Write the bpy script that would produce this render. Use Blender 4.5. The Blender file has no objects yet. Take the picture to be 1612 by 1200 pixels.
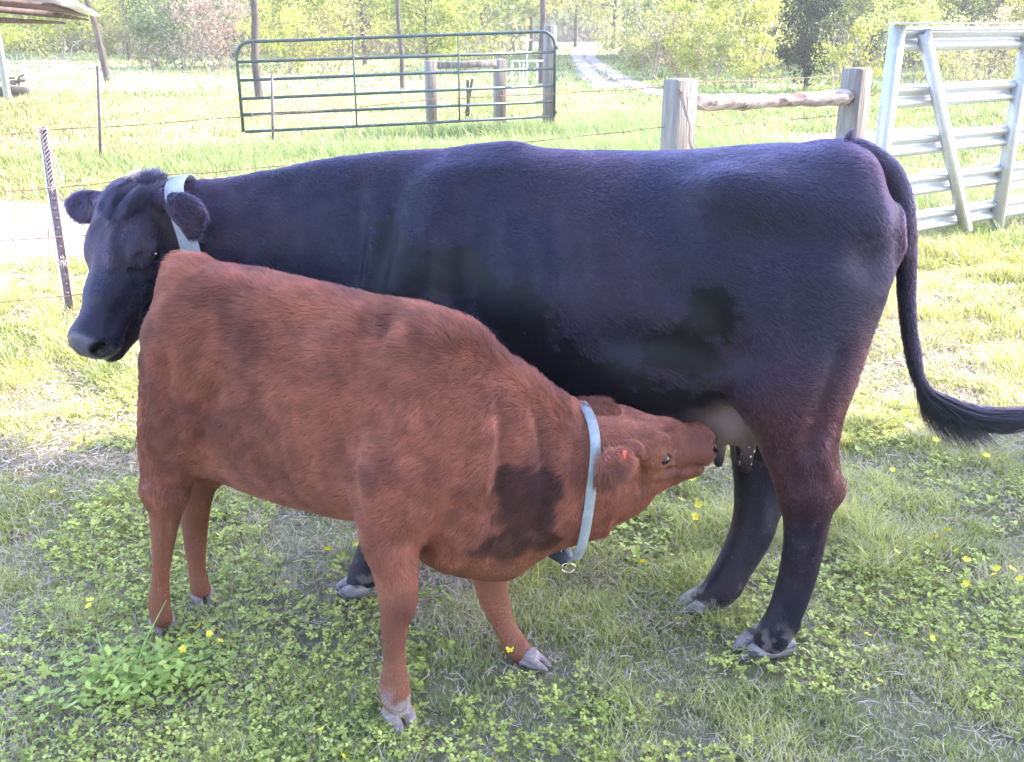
import bpy, math, random
import numpy as np
from mathutils import Vector

# ------------------------------------------------------------------ camera
scene = bpy.context.scene
PITCH = math.radians(19.9)
CAMH = 1.6
FPX = 1548.0
cam_d = bpy.data.cameras.new("camera")
cam = bpy.data.objects.new("camera", cam_d)
scene.collection.objects.link(cam)
cam.location = (0, 0, CAMH)
cam.rotation_euler = (math.radians(90) - PITCH, 0, 0)
cam_d.sensor_width = 36.0
cam_d.lens = 36.0 * FPX / 1612.0
cam_d.clip_start = 0.05
cam_d.clip_end = 1500
scene.camera = cam

# ------------------------------------------------------------------ world, sun, exposure
SUN_EL = math.radians(36)
SUN_DIR = np.array([math.cos(SUN_EL) * 0.94, math.cos(SUN_EL) * 0.34, math.sin(SUN_EL)])
SUN_DIR /= np.linalg.norm(SUN_DIR)
world = bpy.data.worlds.new("World")
scene.world = world
world.use_nodes = True
wn = world.node_tree
bg = wn.nodes["Background"]
sky = wn.nodes.new("ShaderNodeTexSky")
sky.sky_type = 'NISHITA'
sky.sun_disc = False
sky.sun_elevation = SUN_EL
sky.sun_rotation = math.atan2(SUN_DIR[0], SUN_DIR[1])
wn.links.new(sky.outputs[0], bg.inputs[0])
bg.inputs[1].default_value = 0.15
sun_d = bpy.data.lights.new("sun", 'SUN')
sun_d.energy = 2.3
sun_d.angle = math.radians(0.55)
sun_d.color = (1.0, 0.94, 0.84)
sun = bpy.data.objects.new("sun", sun_d)
scene.collection.objects.link(sun)
sun.rotation_euler = Vector((-SUN_DIR[0], -SUN_DIR[1], -SUN_DIR[2])).to_track_quat('-Z', 'Y').to_euler()
sun.location = (10, 2, 12)
scene.view_settings.view_transform = 'Standard'
scene.view_settings.look = 'None'
scene.view_settings.gamma = 1.0
scene.view_settings.exposure = 3.2
scene.view_settings.use_white_balance = True
scene.view_settings.white_balance_temperature = 6300
scene.view_settings.white_balance_tint = 22
scene.render.engine = 'CYCLES'
scene.cycles.max_bounces = 8
scene.cycles.transparent_max_bounces = 8
scene.cycles.use_denoising = True
scene.cycles.use_adaptive_sampling = False
scene.cycles.sample_clamp_direct = 12.0
scene.cycles.denoiser = 'OPENIMAGEDENOISE'
scene.cycles.denoising_input_passes = 'RGB_ALBEDO_NORMAL'
scene.cycles.sample_clamp_indirect = 2.0
try:
    scene.cycles_curves.shape = 'RIBBONS'
    scene.cycles_curves.subdivisions = 2
except Exception:
    pass

# ------------------------------------------------------------------ helpers
rng = np.random.default_rng(7)
random.seed(7)
CP, SP = math.cos(PITCH), math.sin(PITCH)


def W(px, py, Y):
    """World point seen at photo pixel (px,py) at the real distance Y ahead of the camera."""
    u = (px - 806) / FPX
    v = (600 - py) / FPX
    t = Y / (CP + v * SP)
    return np.array([t * u, Y, CAMH + t * (v * CP - SP)])


def WR(px, py, Y, r):
    v = (600 - py) / FPX
    t = Y / (CP + v * SP)
    return W(px, py, Y), r * t / FPX


def G(px, py, z=0.0):
    """Point of the plane z seen at a photo pixel."""
    u = (px - 806) / FPX
    v = (600 - py) / FPX
    t = (z - CAMH) / (v * CP - SP)
    return np.array([t * u, t * (CP + v * SP), z])


def tag(o, label=None, cat=None, group=None, kind=None):
    if label: o["label"] = label
    if cat: o["category"] = cat
    if group: o["group"] = group
    if kind: o["kind"] = kind
    return o


def link(o, parent=None):
    scene.collection.objects.link(o)
    if parent is not None:
        o.parent = parent
    return o


def empty(name, loc=(0, 0, 0)):
    o = bpy.data.objects.new(name, None)
    o.empty_display_size = 0.1
    scene.collection.objects.link(o)
    o.location = loc
    return o


def np_mesh(name, verts, faces, mat=None, parent=None, smooth=False, col=None, uv=None):
    """faces: (n,3) or (n,4) int array, or list of such arrays."""
    if not isinstance(faces, (list, tuple)):
        faces = [faces]
    faces = [np.asarray(f, dtype=np.int32) for f in faces if len(f)]
    verts = np.asarray(verts, dtype=np.float32).reshape(-1, 3)
    me = bpy.data.meshes.new(name)
    me.vertices.add(len(verts))
    org = np.zeros(3, dtype=np.float32)
    if parent is not None:
        org = np.array(parent.location, dtype=np.float32)
        p = parent.parent
        while p is not None:
            org = org + np.array(p.location, dtype=np.float32)
            p = p.parent
    me.vertices.foreach_set("co", (verts - org).ravel())
    nl = sum(f.size for f in faces)
    nf = sum(len(f) for f in faces)
    me.loops.add(nl)
    me.polygons.add(nf)
    me.loops.foreach_set("vertex_index", np.concatenate([f.ravel() for f in faces]))
    tot = np.concatenate([np.full(len(f), f.shape[1], dtype=np.int32) for f in faces])
    st = np.concatenate([[0], np.cumsum(tot)[:-1]]).astype(np.int32)
    me.polygons.foreach_set("loop_start", st)
    me.polygons.foreach_set("loop_total", tot)
    me.update(calc_edges=True)
    me.validate()
    if smooth:
        me.polygons.foreach_set("use_smooth", np.ones(nf, dtype=bool))
    if col is not None:
        col = np.asarray(col, dtype=np.float32)
        if col.shape[1] == 3:
            col = np.concatenate([col, np.ones((len(col), 1), dtype=np.float32)], 1)
        a = me.attributes.new("col", 'FLOAT_COLOR', 'POINT')
        a.data.foreach_set("color", col.ravel())
    if mat is not None:
        me.materials.append(mat)
    o = bpy.data.objects.new(name, me)
    link(o, parent)
    return o


class MB:
    """Collects simple shapes into one mesh."""
    def __init__(self):
        self.v = []; self.q = []; self.t = []; self.n = 0

    def add(self, v, q=None, t=None):
        v = np.asarray(v, float)
        if q is not None and len(q): self.q.append(np.asarray(q, int) + self.n)
        if t is not None and len(t): self.t.append(np.asarray(t, int) + self.n)
        self.v.append(v); self.n += len(v)

    def box(self, c, s, R=None, bev=0.0):
        c = np.asarray(c, float); s = np.asarray(s, float) / 2
        if bev > 0:
            b = min(bev, min(s) * 0.45)
            prof = [(s[0] - b, s[1]), (s[0], s[1] - b), (s[0], -s[1] + b), (s[0] - b, -s[1]),
                    (-s[0] + b, -s[1]), (-s[0], -s[1] + b), (-s[0], s[1] - b), (-s[0] + b, s[1])]
            prof = np.array(prof)
            rings = []
            for z, k in ((-s[2], 1), (-s[2] + b, 0), (s[2] - b, 0), (s[2], 1)):
                pr = prof * (1 - k * b / np.maximum(s[:2], 1e-6))
                rings.append(np.c_[pr, np.full(8, z)])
            v = np.concatenate(rings)
            q = []
            for r in range(3):
                for i in range(8):
                    j = (i + 1) % 8
                    q.append([r * 8 + j, r * 8 + i, (r + 1) * 8 + i, (r + 1) * 8 + j])
            t = [[0, i, i + 1] for i in range(1, 7)] + [[24, 24 + i + 1, 24 + i] for i in range(1, 7)]
        else:
            v = np.array([[x, y, z] for x in (-1, 1) for y in (-1, 1) for z in (-1, 1)]) * s
            q = [[0, 1, 3, 2], [4, 6, 7, 5], [0, 4, 5, 1], [2, 3, 7, 6], [0, 2, 6, 4], [1, 5, 7, 3]]
            t = None
        if R is not None: v = v @ np.asarray(R).T
        self.add(v + c, q, t)

    def tube(self, pts, rad, n=8, cap=True, flat=None):
        pts = np.asarray(pts, float)
        m = len(pts)
        rad = np.broadcast_to(np.asarray(rad, float), (m,))
        tan = np.gradient(pts, axis=0)
        tan /= np.linalg.norm(tan, axis=1)[:, None] + 1e-9
        up = np.array([0, 0, 1.0]) if abs(tan[0, 2]) < 0.9 else np.array([1.0, 0, 0])
        x = np.cross(tan[0], up); x /= np.linalg.norm(x)
        rings = []
        for i in range(m):
            x = x - tan[i] * np.dot(x, tan[i]); x /= np.linalg.norm(x) + 1e-9
            y = np.cross(tan[i], x)
            a = np.arange(n) * 2 * math.pi / n
            rings.append(pts[i] + rad[i] * (np.cos(a)[:, None] * x + np.sin(a)[:, None] * y))
        v = np.concatenate(rings)
        i = np.arange(m - 1)[:, None] * n; j = np.arange(n)[None]
        jj = (j + 1) % n
        q = np.stack([i + j, i + jj, i + n + jj, i + n + j], -1).reshape(-1, 4)
        t = []
        if cap:
            v = np.concatenate([v, pts[:1], pts[-1:]])
            c0 = m * n
            for k in range(n):
                t.append([c0, (k + 1) % n, k]); t.append([c0 + 1, (m - 1) * n + k, (m - 1) * n + (k + 1) % n])
        self.add(v, q, t)

    def bar(self, p0, p1, w, d, ref=(0, 0, 1), bev=0.0):
        p0 = np.asarray(p0, float); p1 = np.asarray(p1, float)
        a = p1 - p0; L = np.linalg.norm(a); a = a / L
        x = np.cross(np.asarray(ref, float), a)
        if np.linalg.norm(x) < 1e-4: x = np.cross([1, 0, 0], a)
        x /= np.linalg.norm(x); y = np.cross(a, x)
        self.box((p0 + p1) / 2, (w, d, L), np.stack([x, y, a], 1), bev)

    def build(self, name, mat, parent=None, smooth=False, jit=0.0):
        v = np.concatenate(self.v)
        if jit: v = v + rng.normal(0, jit, v.shape)
        f = []
        if self.q: f.append(np.concatenate(self.q))
        if self.t: f.append(np.concatenate(self.t))
        return np_mesh(name, v, f, mat, parent, smooth)


# ---- value noise in numpy
_NG = np.random.default_rng(3).random((32, 32, 32)).astype(np.float32)


def noise(p, s=1.0, seed=0):
    q = np.asarray(p, np.float32) * s + seed * 7.31 + 1000.0
    i = np.floor(q).astype(int); f = q - i
    f = f * f * (3 - 2 * f)
    i0 = i % 32; i1 = (i + 1) % 32
    x0, y0, z0 = i0[..., 0], i0[..., 1], i0[..., 2]
    x1, y1, z1 = i1[..., 0], i1[..., 1], i1[..., 2]
    fx, fy, fz = f[..., 0], f[..., 1], f[..., 2]
    c = lambda a, b, t: a + (b - a) * t
    r = c(c(c(_NG[x0, y0, z0], _NG[x1, y0, z0], fx), c(_NG[x0, y1, z0], _NG[x1, y1, z0], fx), fy),
          c(c(_NG[x0, y0, z1], _NG[x1, y0, z1], fx), c(_NG[x0, y1, z1], _NG[x1, y1, z1], fx), fy), fz)
    return r


def fbm(p, s=1.0, o=3, seed=0):
    r = 0; a = 1; t = 0
    for k in range(o):
        r = r + a * noise(p, s * 2 ** k, seed + k * 3); t += a; a *= 0.5
    return r / t


def sstep(a, b, x):
    t = np.clip((x - a) / (b - a), 0, 1)
    return t * t * (3 - 2 * t)


# ---- implicit body modelling
def cubic(xs, ys, x):
    """monotone-ish cubic through stations"""
    xs = np.asarray(xs, float); ys = np.asarray(ys, float)
    d = np.diff(ys) / np.diff(xs)
    m = np.empty_like(ys); m[0] = d[0]; m[-1] = d[-1]
    m[1:-1] = (d[:-1] * np.diff(xs)[1:] + d[1:] * np.diff(xs)[:-1]) / (xs[2:] - xs[:-2])
    x = np.clip(x, xs[0], xs[-1])
    i = np.clip(np.searchsorted(xs, x) - 1, 0, len(xs) - 2)
    h = xs[i + 1] - xs[i]; t = (x - xs[i]) / h
    return ((2 * t**3 - 3 * t**2 + 1) * ys[i] + (t**3 - 2 * t**2 + t) * h * m[i]
            + (-2 * t**3 + 3 * t**2) * ys[i + 1] + (t**3 - t**2) * h * m[i + 1])


class Field:
    def __init__(s, lo, hi, h):
        s.lo = np.array(lo, float); s.h = h
        s.n = (np.ceil((np.array(hi) - s.lo) / h) + 1).astype(int)
        s.ax = [(s.lo[i] + h * np.arange(s.n[i])).astype(np.float32) for i in range(3)]
        s.f = np.full(s.n, 0.5, np.float32)

    def sub(s, lo, hi):
        a = np.clip(np.floor((np.asarray(lo) - s.lo) / s.h).astype(int), 0, s.n)
        b = np.clip(np.ceil((np.asarray(hi) - s.lo) / s.h).astype(int) + 1, 0, s.n)
        sl = tuple(slice(a[i], b[i]) for i in range(3))
        X = s.ax[0][sl[0]][:, None, None]; Y = s.ax[1][sl[1]][None, :, None]; Z = s.ax[2][sl[2]][None, None, :]
        return sl, X, Y, Z

    def smin(s, sl, d, k):
        c = s.f[sl]
        if c.size == 0: return
        h = np.clip(0.5 + 0.5 * (c - d) / k, 0, 1)
        s.f[sl] = c * (1 - h) + d * h - k * h * (1 - h)

    @staticmethod
    def seg(X, Y, Z, a, b, ax=None, sq=1.0):
        ab = b - a
        L2 = float(np.dot(ab, ab)) + 1e-12
        t = np.clip(((X - a[0]) * ab[0] + (Y - a[1]) * ab[1] + (Z - a[2]) * ab[2]) / L2, 0, 1)
        dx = X - a[0] - t * ab[0]; dy = Y - a[1] - t * ab[1]; dz = Z - a[2] - t * ab[2]
        d2 = dx * dx + dy * dy + dz * dz
        if ax is not None:
            c = dx * ax[0] + dy * ax[1] + dz * ax[2]
            d2 = d2 + c * c * (1 / sq**2 - 1)
        return np.sqrt(np.maximum(d2, 0)), t

    def cone(s, A, B, k=0.03, ax=None, sq=1.0):
        (a, ra), (b, rb) = A, B
        m = max(ra, rb) * max(1.0, sq) + k + 3 * s.h
        sl, X, Y, Z = s.sub(np.minimum(a, b) - m, np.maximum(a, b) + m)
        if ax is not None:
            ax = np.asarray(ax, float) / np.linalg.norm(ax)
        d, t = s.seg(X, Y, Z, a, b, ax, sq)
        f = d - (ra + (rb - ra) * t)
        if ax is not None and sq < 1: f = f * (0.5 + 0.5 * sq)
        s.smin(sl, f, k)

    def chain(s, pts, k=0.03, ax=None, sq=1.0, sub=5):
        """one smooth limb through all joints, its radius flowing from joint to joint"""
        P = np.array([np.append(p, r) for p, r in pts])
        n = len(P)
        if n > 2:
            out = []
            for i in range(n - 1):
                p0 = P[max(i - 1, 0)]; p1 = P[i]; p2 = P[i + 1]; p3 = P[min(i + 2, n - 1)]
                for t in np.arange(sub) / sub:
                    out.append(0.5 * (2 * p1 + (p2 - p0) * t + (2 * p0 - 5 * p1 + 4 * p2 - p3) * t * t + (3 * p1 - p0 - 3 * p2 + p3) * t**3))
            out.append(P[-1]); P = np.array(out)
        if ax is not None: ax = np.asarray(ax, float) / np.linalg.norm(ax)
        m = P[:, 3].max() + k + 6 * s.h + 0.03
        L0, H0 = P[:, :3].min(0) - m, P[:, :3].max(0) + m
        sl, X, Y, Z = s.sub(L0, H0)
        x0 = [q.start for q in sl]
        best = np.full([q.stop - q.start for q in sl], 9.0, np.float32)
        if best.size == 0: return
        for a, b in zip(P[:-1], P[1:]):
            mm = max(a[3], b[3]) + k + 3 * s.h + 0.03
            s2, X, Y, Z = s.sub(np.minimum(a[:3], b[:3]) - mm, np.maximum(a[:3], b[:3]) + mm)
            d, t = s.seg(X, Y, Z, a[:3], b[:3], ax, sq)
            f = d - (a[3] + (b[3] - a[3]) * t)
            if ax is not None and sq < 1: f = f * (0.5 + 0.5 * sq)
            loc = tuple(slice(max(q.start - o, 0), q.stop - o) for q, o in zip(s2, x0))
            v = best[loc]
            f = f[tuple(slice(0, n_) for n_ in v.shape)] if f.shape != v.shape else f
            best[loc] = np.minimum(v, f)
        s.smin(sl, best, k)

    def ell(s, c, r, k=0.03, R=None, neg=False):
        c = np.asarray(c, float); r = np.broadcast_to(np.asarray(r, float), (3,))
        m = max(r) + k + 3 * s.h
        sl, X, Y, Z = s.sub(c - m, c + m)
        x, y, z = X - c[0], Y - c[1], Z - c[2]
        if R is not None:
            R = np.asarray(R)   # rows = local axes
            x, y, z = (x * R[0, 0] + y * R[0, 1] + z * R[0, 2], x * R[1, 0] + y * R[1, 1] + z * R[1, 2],
                       x * R[2, 0] + y * R[2, 1] + z * R[2, 2])
        q = np.sqrt((x / r[0])**2 + (y / r[1])**2 + (z / r[2])**2)
        q2 = np.sqrt((x / r[0]**2)**2 + (y / r[1]**2)**2 + (z / r[2]**2)**2) + 1e-6
        d = q * (q - 1) / q2
        if neg:
            cur = s.f[sl]; d = -d
            h = np.clip(0.5 - 0.5 * (cur - d) / k, 0, 1)
            s.f[sl] = cur * (1 - h) + d * h + k * h * (1 - h)
        else:
            s.smin(sl, d, k)

    def bump(s, c, r, amp, R=None):
        """amp>0 raises the skin, amp<0 presses it in"""
        c = np.asarray(c, float); r = np.broadcast_to(np.asarray(r, float), (3,))
        m = max(r) * 2.6
        sl, X, Y, Z = s.sub(c - m, c + m)
        x, y, z = X - c[0], Y - c[1], Z - c[2]
        if R is not None:
            R = np.asarray(R)
            x, y, z = (x * R[0, 0] + y * R[0, 1] + z * R[0, 2], x * R[1, 0] + y * R[1, 1] + z * R[1, 2],
                       x * R[2, 0] + y * R[2, 1] + z * R[2, 2])
        q = (x / r[0])**2 + (y / r[1])**2 + (z / r[2])**2
        s.f[sl] -= (amp * np.exp(-q * 1.2)).astype(np.float32)

    def crease(s, pts, r, amp):
        """amp>0 raised ridge along a polyline, amp<0 groove"""
        pts = [np.asarray(p, float) for p in pts]
        P = np.array(pts)
        m = r * 3
        sl, X, Y, Z = s.sub(P.min(0) - m, P.max(0) + m)
        best = None
        for a, b in zip(pts[:-1], pts[1:]):
            d, _ = s.seg(X, Y, Z, a, b)
            best = d if best is None else np.minimum(best, d)
        s.f[sl] -= (amp * np.exp(-(best / r)**2 * 1.2)).astype(np.float32)

    def loft(s, st, k=0.03):
        """st rows: x, ztop, zbot, yc, halfwidth, exponent, taper(top narrower)"""
        st = np.array(sorted(st, key=lambda r: r[0]))
        xs = st[:, 0]
        m = 0.1
        lo = (xs[0] - m, (st[:, 3] - st[:, 4]).min() - m, st[:, 2].min() - m)
        hi = (xs[-1] + m, (st[:, 3] + st[:, 4]).max() + m, st[:, 1].max() + m)
        sl, X, Y, Z = s.sub(lo, hi)
        xv = X[:, 0, 0]
        g = lambda c: cubic(xs, st[:, c], xv)[:, None, None].astype(np.float32)
        zt, zb, yc, w, n, tp = (g(c) for c in range(1, 7))
        zc = (zt + zb) / 2; hh = np.maximum((zt - zb) / 2, 0.02); w = np.maximum(w, 0.02)
        zn = (Z - zc) / hh
        ww = w * (1 - tp * np.clip(zn, -1, 1))
        yn = np.abs(Y - yc) / ww
        q = (yn**n + np.abs(zn)**n + 1e-9)**(1 / n)
        gy = yn**(n - 1) / ww; gz = np.abs(zn)**(n - 1) / hh
        gr = np.sqrt(gy**2 + gz**2) / (q**(n - 1) + 1e-9)
        d = (q - 1) / np.maximum(gr, 1 / (np.maximum(ww, hh) * 1.6))
        e = np.maximum(xs[0] - X, X - xs[-1])
        d = np.maximum(d, e)
        s.smin(sl, d.astype(np.float32), k)

    def sample(s, P):
        q = (np.asarray(P) - s.lo) / s.h
        i = np.clip(np.floor(q).astype(int), 0, s.n - 2)
        t = (q - i).astype(np.float32)
        x, y, z = i[:, 0], i[:, 1], i[:, 2]
        tx, ty, tz = t[:, 0], t[:, 1], t[:, 2]
        F = s.f
        c = lambda a, b, t: a + (b - a) * t
        return c(c(c(F[x, y, z], F[x + 1, y, z], tx), c(F[x, y + 1, z], F[x + 1, y + 1, z], tx), ty),
                 c(c(F[x, y, z + 1], F[x + 1, y, z + 1], tx), c(F[x, y + 1, z + 1], F[x + 1, y + 1, z + 1], tx), ty), tz)

    def grad(s, P, e=None):
        e = e or s.h * 1.0
        g = np.stack([s.sample(P + np.eye(3)[k] * e) - s.sample(P - np.eye(3)[k] * e) for k in range(3)], 1)
        return g / (2 * e)

    def mesh(s):
        f = s.f; ins = f < 0
        nx, ny, nz = f.shape
        c = ins[:-1, :-1, :-1].astype(np.int8)
        tot = sum(ins[a:nx - 1 + a, b:ny - 1 + b, d:nz - 1 + d].astype(np.int8) for a in (0, 1) for b in (0, 1) for d in (0, 1))
        act = (tot > 0) & (tot < 8)
        I = np.argwhere(act)
        idx = np.full(act.shape, -1, np.int32); idx[act] = np.arange(len(I))
        acc = np.zeros((len(I), 3)); cnt = np.zeros(len(I))
        cor = [(a, b, d) for a in (0, 1) for b in (0, 1) for d in (0, 1)]
        for a in cor:
            for k in range(3):
                if a[k]: continue
                b = list(a); b[k] = 1
                fa = f[I[:, 0] + a[0], I[:, 1] + a[1], I[:, 2] + a[2]]
                fb = f[I[:, 0] + b[0], I[:, 1] + b[1], I[:, 2] + b[2]]
                m = (fa < 0) != (fb < 0)
                t = np.where(m, fa / np.where(m, fa - fb, 1), 0)
                p = np.array(a, float)[None].repeat(len(I), 0); p[:, k] += t
                acc[m] += p[m]; cnt[m] += 1
        V = s.lo + (I + acc / cnt[:, None]) * s.h
        for _ in range(2):
            g = s.grad(V); v = s.sample(V)
            st = v[:, None] * g / (np.sum(g * g, 1)[:, None] + 1e-6)
            V = V - np.clip(st, -s.h * .6, s.h * .6) * 0.8
        Q = []
        for k in range(3):
            u, w = [(1, 2), (2, 0), (0, 1)][k]
            sl0 = [slice(1, -1)] * 3; sl1 = [slice(1, -1)] * 3
            sl0[k] = slice(0, -1); sl1[k] = slice(1, None)
            A = ins[tuple(sl0)]; B = ins[tuple(sl1)]
            E = np.argwhere(A != B)
            if not len(E): continue
            sg = A[tuple(E.T)]
            off = np.array([1, 1, 1]); off[k] = 0
            E = E + off
            def cell(du, dw):
                e = E.copy(); e[:, u] += du; e[:, w] += dw
                return idx[tuple(e.T)]
            q = np.stack([cell(-1, -1), cell(0, -1), cell(0, 0), cell(-1, 0)], 1)
            q[~sg] = q[~sg][:, ::-1]
            Q.append(q)
        Q = np.concatenate(Q)
        Q = Q[(Q >= 0).all(1)]
        # keep the largest connected piece
        lab = np.arange(len(V))
        for _ in range(400):
            m = lab[Q].min(1)
            new = lab.copy()
            for c2 in range(4):
                np.minimum.at(new, Q[:, c2], m); np.minimum.at(new, lab[Q[:, c2]], m)
            for _j in range(4): new = new[new]
            if (new == lab).all(): break
            lab = new
        u2, ct = np.unique(lab, return_counts=True)
        keep = lab == u2[ct.argmax()]
        if (~keep).any() and ct.max() > 0.5 * len(V):
            Q = Q[keep[Q].all(1)]
            rm = np.cumsum(keep) - 1
            V = V[keep]; Q = rm[Q]
        return V, Q


# ---- hair
def add_hair(name, P0, P1, P2, P3, rad, col, mat, parent):
    n = len(P0)
    hc = bpy.data.hair_curves.new(name)
    hc.add_curves([4] * n)
    org = np.array(parent.location) if parent is not None else np.zeros(3)
    if parent is not None and parent.parent is not None: org = org + np.array(parent.parent.location)
    pts = (np.stack([P0, P1, P2, P3], 1) - org).astype(np.float32)
    hc.points.foreach_set("position", pts.ravel())
    r = np.broadcast_to(np.asarray(rad, np.float32), (n,))
    rr = np.stack([r, r * 0.9, r * 0.65, r * 0.15], 1).astype(np.float32)
    at = hc.attributes.get("radius") or hc.attributes.new("radius", 'FLOAT', 'POINT')
    at.data.foreach_set("value", rr.ravel())
    ca = hc.attributes.new("col", 'FLOAT_COLOR', 'CURVE')
    c4 = np.concatenate([col, np.ones((n, 1))], 1).astype(np.float32)
    ca.data.foreach_set("color", c4.ravel())
    hc.materials.append(mat)
    o = bpy.data.objects.new(name, hc)
    link(o, parent)
    return o


def scatter(V, Q, n, wfun=None):
    T = np.concatenate([Q[:, [0, 1, 2]], Q[:, [0, 2, 3]]])
    a, b, c = V[T[:, 0]], V[T[:, 1]], V[T[:, 2]]
    ar = np.linalg.norm(np.cross(b - a, c - a), axis=1)
    if wfun is not None: ar = ar * wfun((a + b + c) / 3, np.cross(b - a, c - a) / (ar[:, None] + 1e-12))
    cs = np.cumsum(ar); cs /= cs[-1]
    i = np.searchsorted(cs, rng.random(n))
    u = rng.random((n, 2)); m = u.sum(1) > 1; u[m] = 1 - u[m]
    return a[i] + u[:, :1] * (b[i] - a[i]) + u[:, 1:] * (c[i] - a[i])


def unit(v):
    return v / (np.linalg.norm(v, axis=-1, keepdims=True) + 1e-9)

# ------------------------------------------------------------------ materials
def new_mat(name):
    m = bpy.data.materials.new(name); m.use_nodes = True
    nt = m.node_tree
    return m, nt, nt.nodes["Principled BSDF"]


def noise_mat(name, c1, c2, scale=8.0, rough=0.7, detail=6, bump=0.0, bscale=None, metal=0.0, stretch=None, spec=0.5, c3=None, s3=1.5):
    m, nt, p = new_mat(name)
    N = nt.nodes.new; L = nt.links.new
    tc = N("ShaderNodeTexCoord"); mp = N("ShaderNodeMapping")
    L(tc.outputs["Object"], mp.inputs[0])
    if stretch: mp.inputs["Scale"].default_value = stretch
    nz = N("ShaderNodeTexNoise"); nz.inputs["Scale"].default_value = scale; nz.inputs["Detail"].default_value = detail
    nz.inputs["Roughness"].default_value = 0.65
    L(mp.outputs[0], nz.inputs["Vector"])
    cr = N("ShaderNodeValToRGB")
    cr.color_ramp.elements[0].position = 0.32; cr.color_ramp.elements[1].position = 0.68
    cr.color_ramp.elements[0].color = (*c1, 1); cr.color_ramp.elements[1].color = (*c2, 1)
    L(nz.outputs["Fac"], cr.inputs[0])
    out = cr.outputs[0]
    if c3:
        n3 = N("ShaderNodeTexNoise"); n3.inputs["Scale"].default_value = s3; n3.inputs["Detail"].default_value = 5
        L(mp.outputs[0], n3.inputs["Vector"])
        r3 = N("ShaderNodeValToRGB"); r3.color_ramp.elements[0].position = 0.5; r3.color_ramp.elements[1].position = 0.62
        L(n3.outputs["Fac"], r3.inputs[0])
        mx = N("ShaderNodeMixRGB"); mx.inputs[2].default_value = (*c3, 1)
        L(r3.outputs[0], mx.inputs[0]); L(out, mx.inputs[1]); out = mx.outputs[0]
    L(out, p.inputs["Base Color"])
    p.inputs["Roughness"].default_value = rough; p.inputs["Metallic"].default_value = metal
    p.inputs["Specular IOR Level"].default_value = spec
    if bump:
        nb = N("ShaderNodeTexNoise"); nb.inputs["Scale"].default_value = bscale or scale * 3; nb.inputs["Detail"].default_value = 6
        L(mp.outputs[0], nb.inputs["Vector"])
        bp = N("ShaderNodeBump"); bp.inputs["Strength"].default_value = bump; bp.inputs["Distance"].default_value = 0.02
        L(nb.outputs["Fac"], bp.inputs["Height"]); L(bp.outputs[0], p.inputs["Normal"])
    return m


def leaf_mat(name, trans=0.35, rough=0.55, sat=1.0):
    """leaf colour from the mesh, thin enough to let light through"""
    m, nt, p = new_mat(name)
    N = nt.nodes.new; L = nt.links.new
    at = N("ShaderNodeAttribute"); at.attribute_name = "col"
    L(at.outputs["Color"], p.inputs["Base Color"])
    p.inputs["Roughness"].default_value = rough
    p.inputs["Specular IOR Level"].default_value = 0.25
    tr = N("ShaderNodeBsdfTranslucent")
    mu = N("ShaderNodeMixRGB"); mu.blend_type = 'MULTIPLY'; mu.inputs[0].default_value = 1
    mu.inputs[2].default_value = (1.1, 1.08, 0.78, 1)
    L(at.outputs["Color"], mu.inputs[1]); L(mu.outputs[0], tr.inputs[0])
    ms = N("ShaderNodeMixShader"); ms.inputs[0].default_value = trans
    L(p.outputs[0], ms.inputs[1]); L(tr.outputs[0], ms.inputs[2])
    L(ms.outputs[0], nt.nodes["Material Output"].inputs[0])
    return m


def hair_mat(name, rough=0.35, mode='hair', spec=0.5):
    m, nt, p = new_mat(name)
    N = nt.nodes.new; L = nt.links.new
    at = N("ShaderNodeAttribute"); at.attribute_name = "col"
    if mode == 'hair':
        h = N("ShaderNodeBsdfHairPrincipled")
        h.parametrization = 'COLOR'
        L(at.outputs["Color"], h.inputs["Color"])
        h.inputs["Roughness"].default_value = rough
        h.inputs["Radial Roughness"].default_value = 0.6
        h.inputs["Random Roughness"].default_value = 0.3
        h.inputs["Coat"].default_value = 0.0
        h.inputs["IOR"].default_value = 1.40
        L(h.outputs[0], nt.nodes["Material Output"].inputs[0])
    else:
        L(at.outputs["Color"], p.inputs["Base Color"])
        p.inputs["Roughness"].default_value = rough
        p.inputs["Specular IOR Level"].default_value = spec
    return m


def skin_mat(name, rough=0.6, bump=0.25, bscale=220, sheen=0.3):
    m, nt, p = new_mat(name)
    N = nt.nodes.new; L = nt.links.new
    at = N("ShaderNodeAttribute"); at.attribute_name = "col"
    L(at.outputs["Color"], p.inputs["Base Color"])
    rr = N("ShaderNodeMapRange"); rr.inputs["To Min"].default_value = 0.25; rr.inputs["To Max"].default_value = rough
    L(at.outputs["Alpha"], rr.inputs["Value"]); L(rr.outputs[0], p.inputs["Roughness"])
    p.inputs["Specular IOR Level"].default_value = 0.22
    tc = N("ShaderNodeTexCoord")
    nb = N("ShaderNodeTexNoise"); nb.inputs["Scale"].default_value = bscale; nb.inputs["Detail"].default_value = 3
    L(tc.outputs["Object"], nb.inputs["Vector"])
    bp = N("ShaderNodeBump"); bp.inputs["Strength"].default_value = bump; bp.inputs["Distance"].default_value = 0.004
    L(nb.outputs["Fac"], bp.inputs["Height"]); L(bp.outputs[0], p.inputs["Normal"])
    return m


def plain(name, c, rough=0.5, metal=0.0, spec=0.5):
    m, nt, p = new_mat(name)
    p.inputs["Base Color"].default_value = (*c, 1); p.inputs["Roughness"].default_value = rough
    p.inputs["Metallic"].default_value = metal; p.inputs["Specular IOR Level"].default_value = spec
    return m


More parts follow.
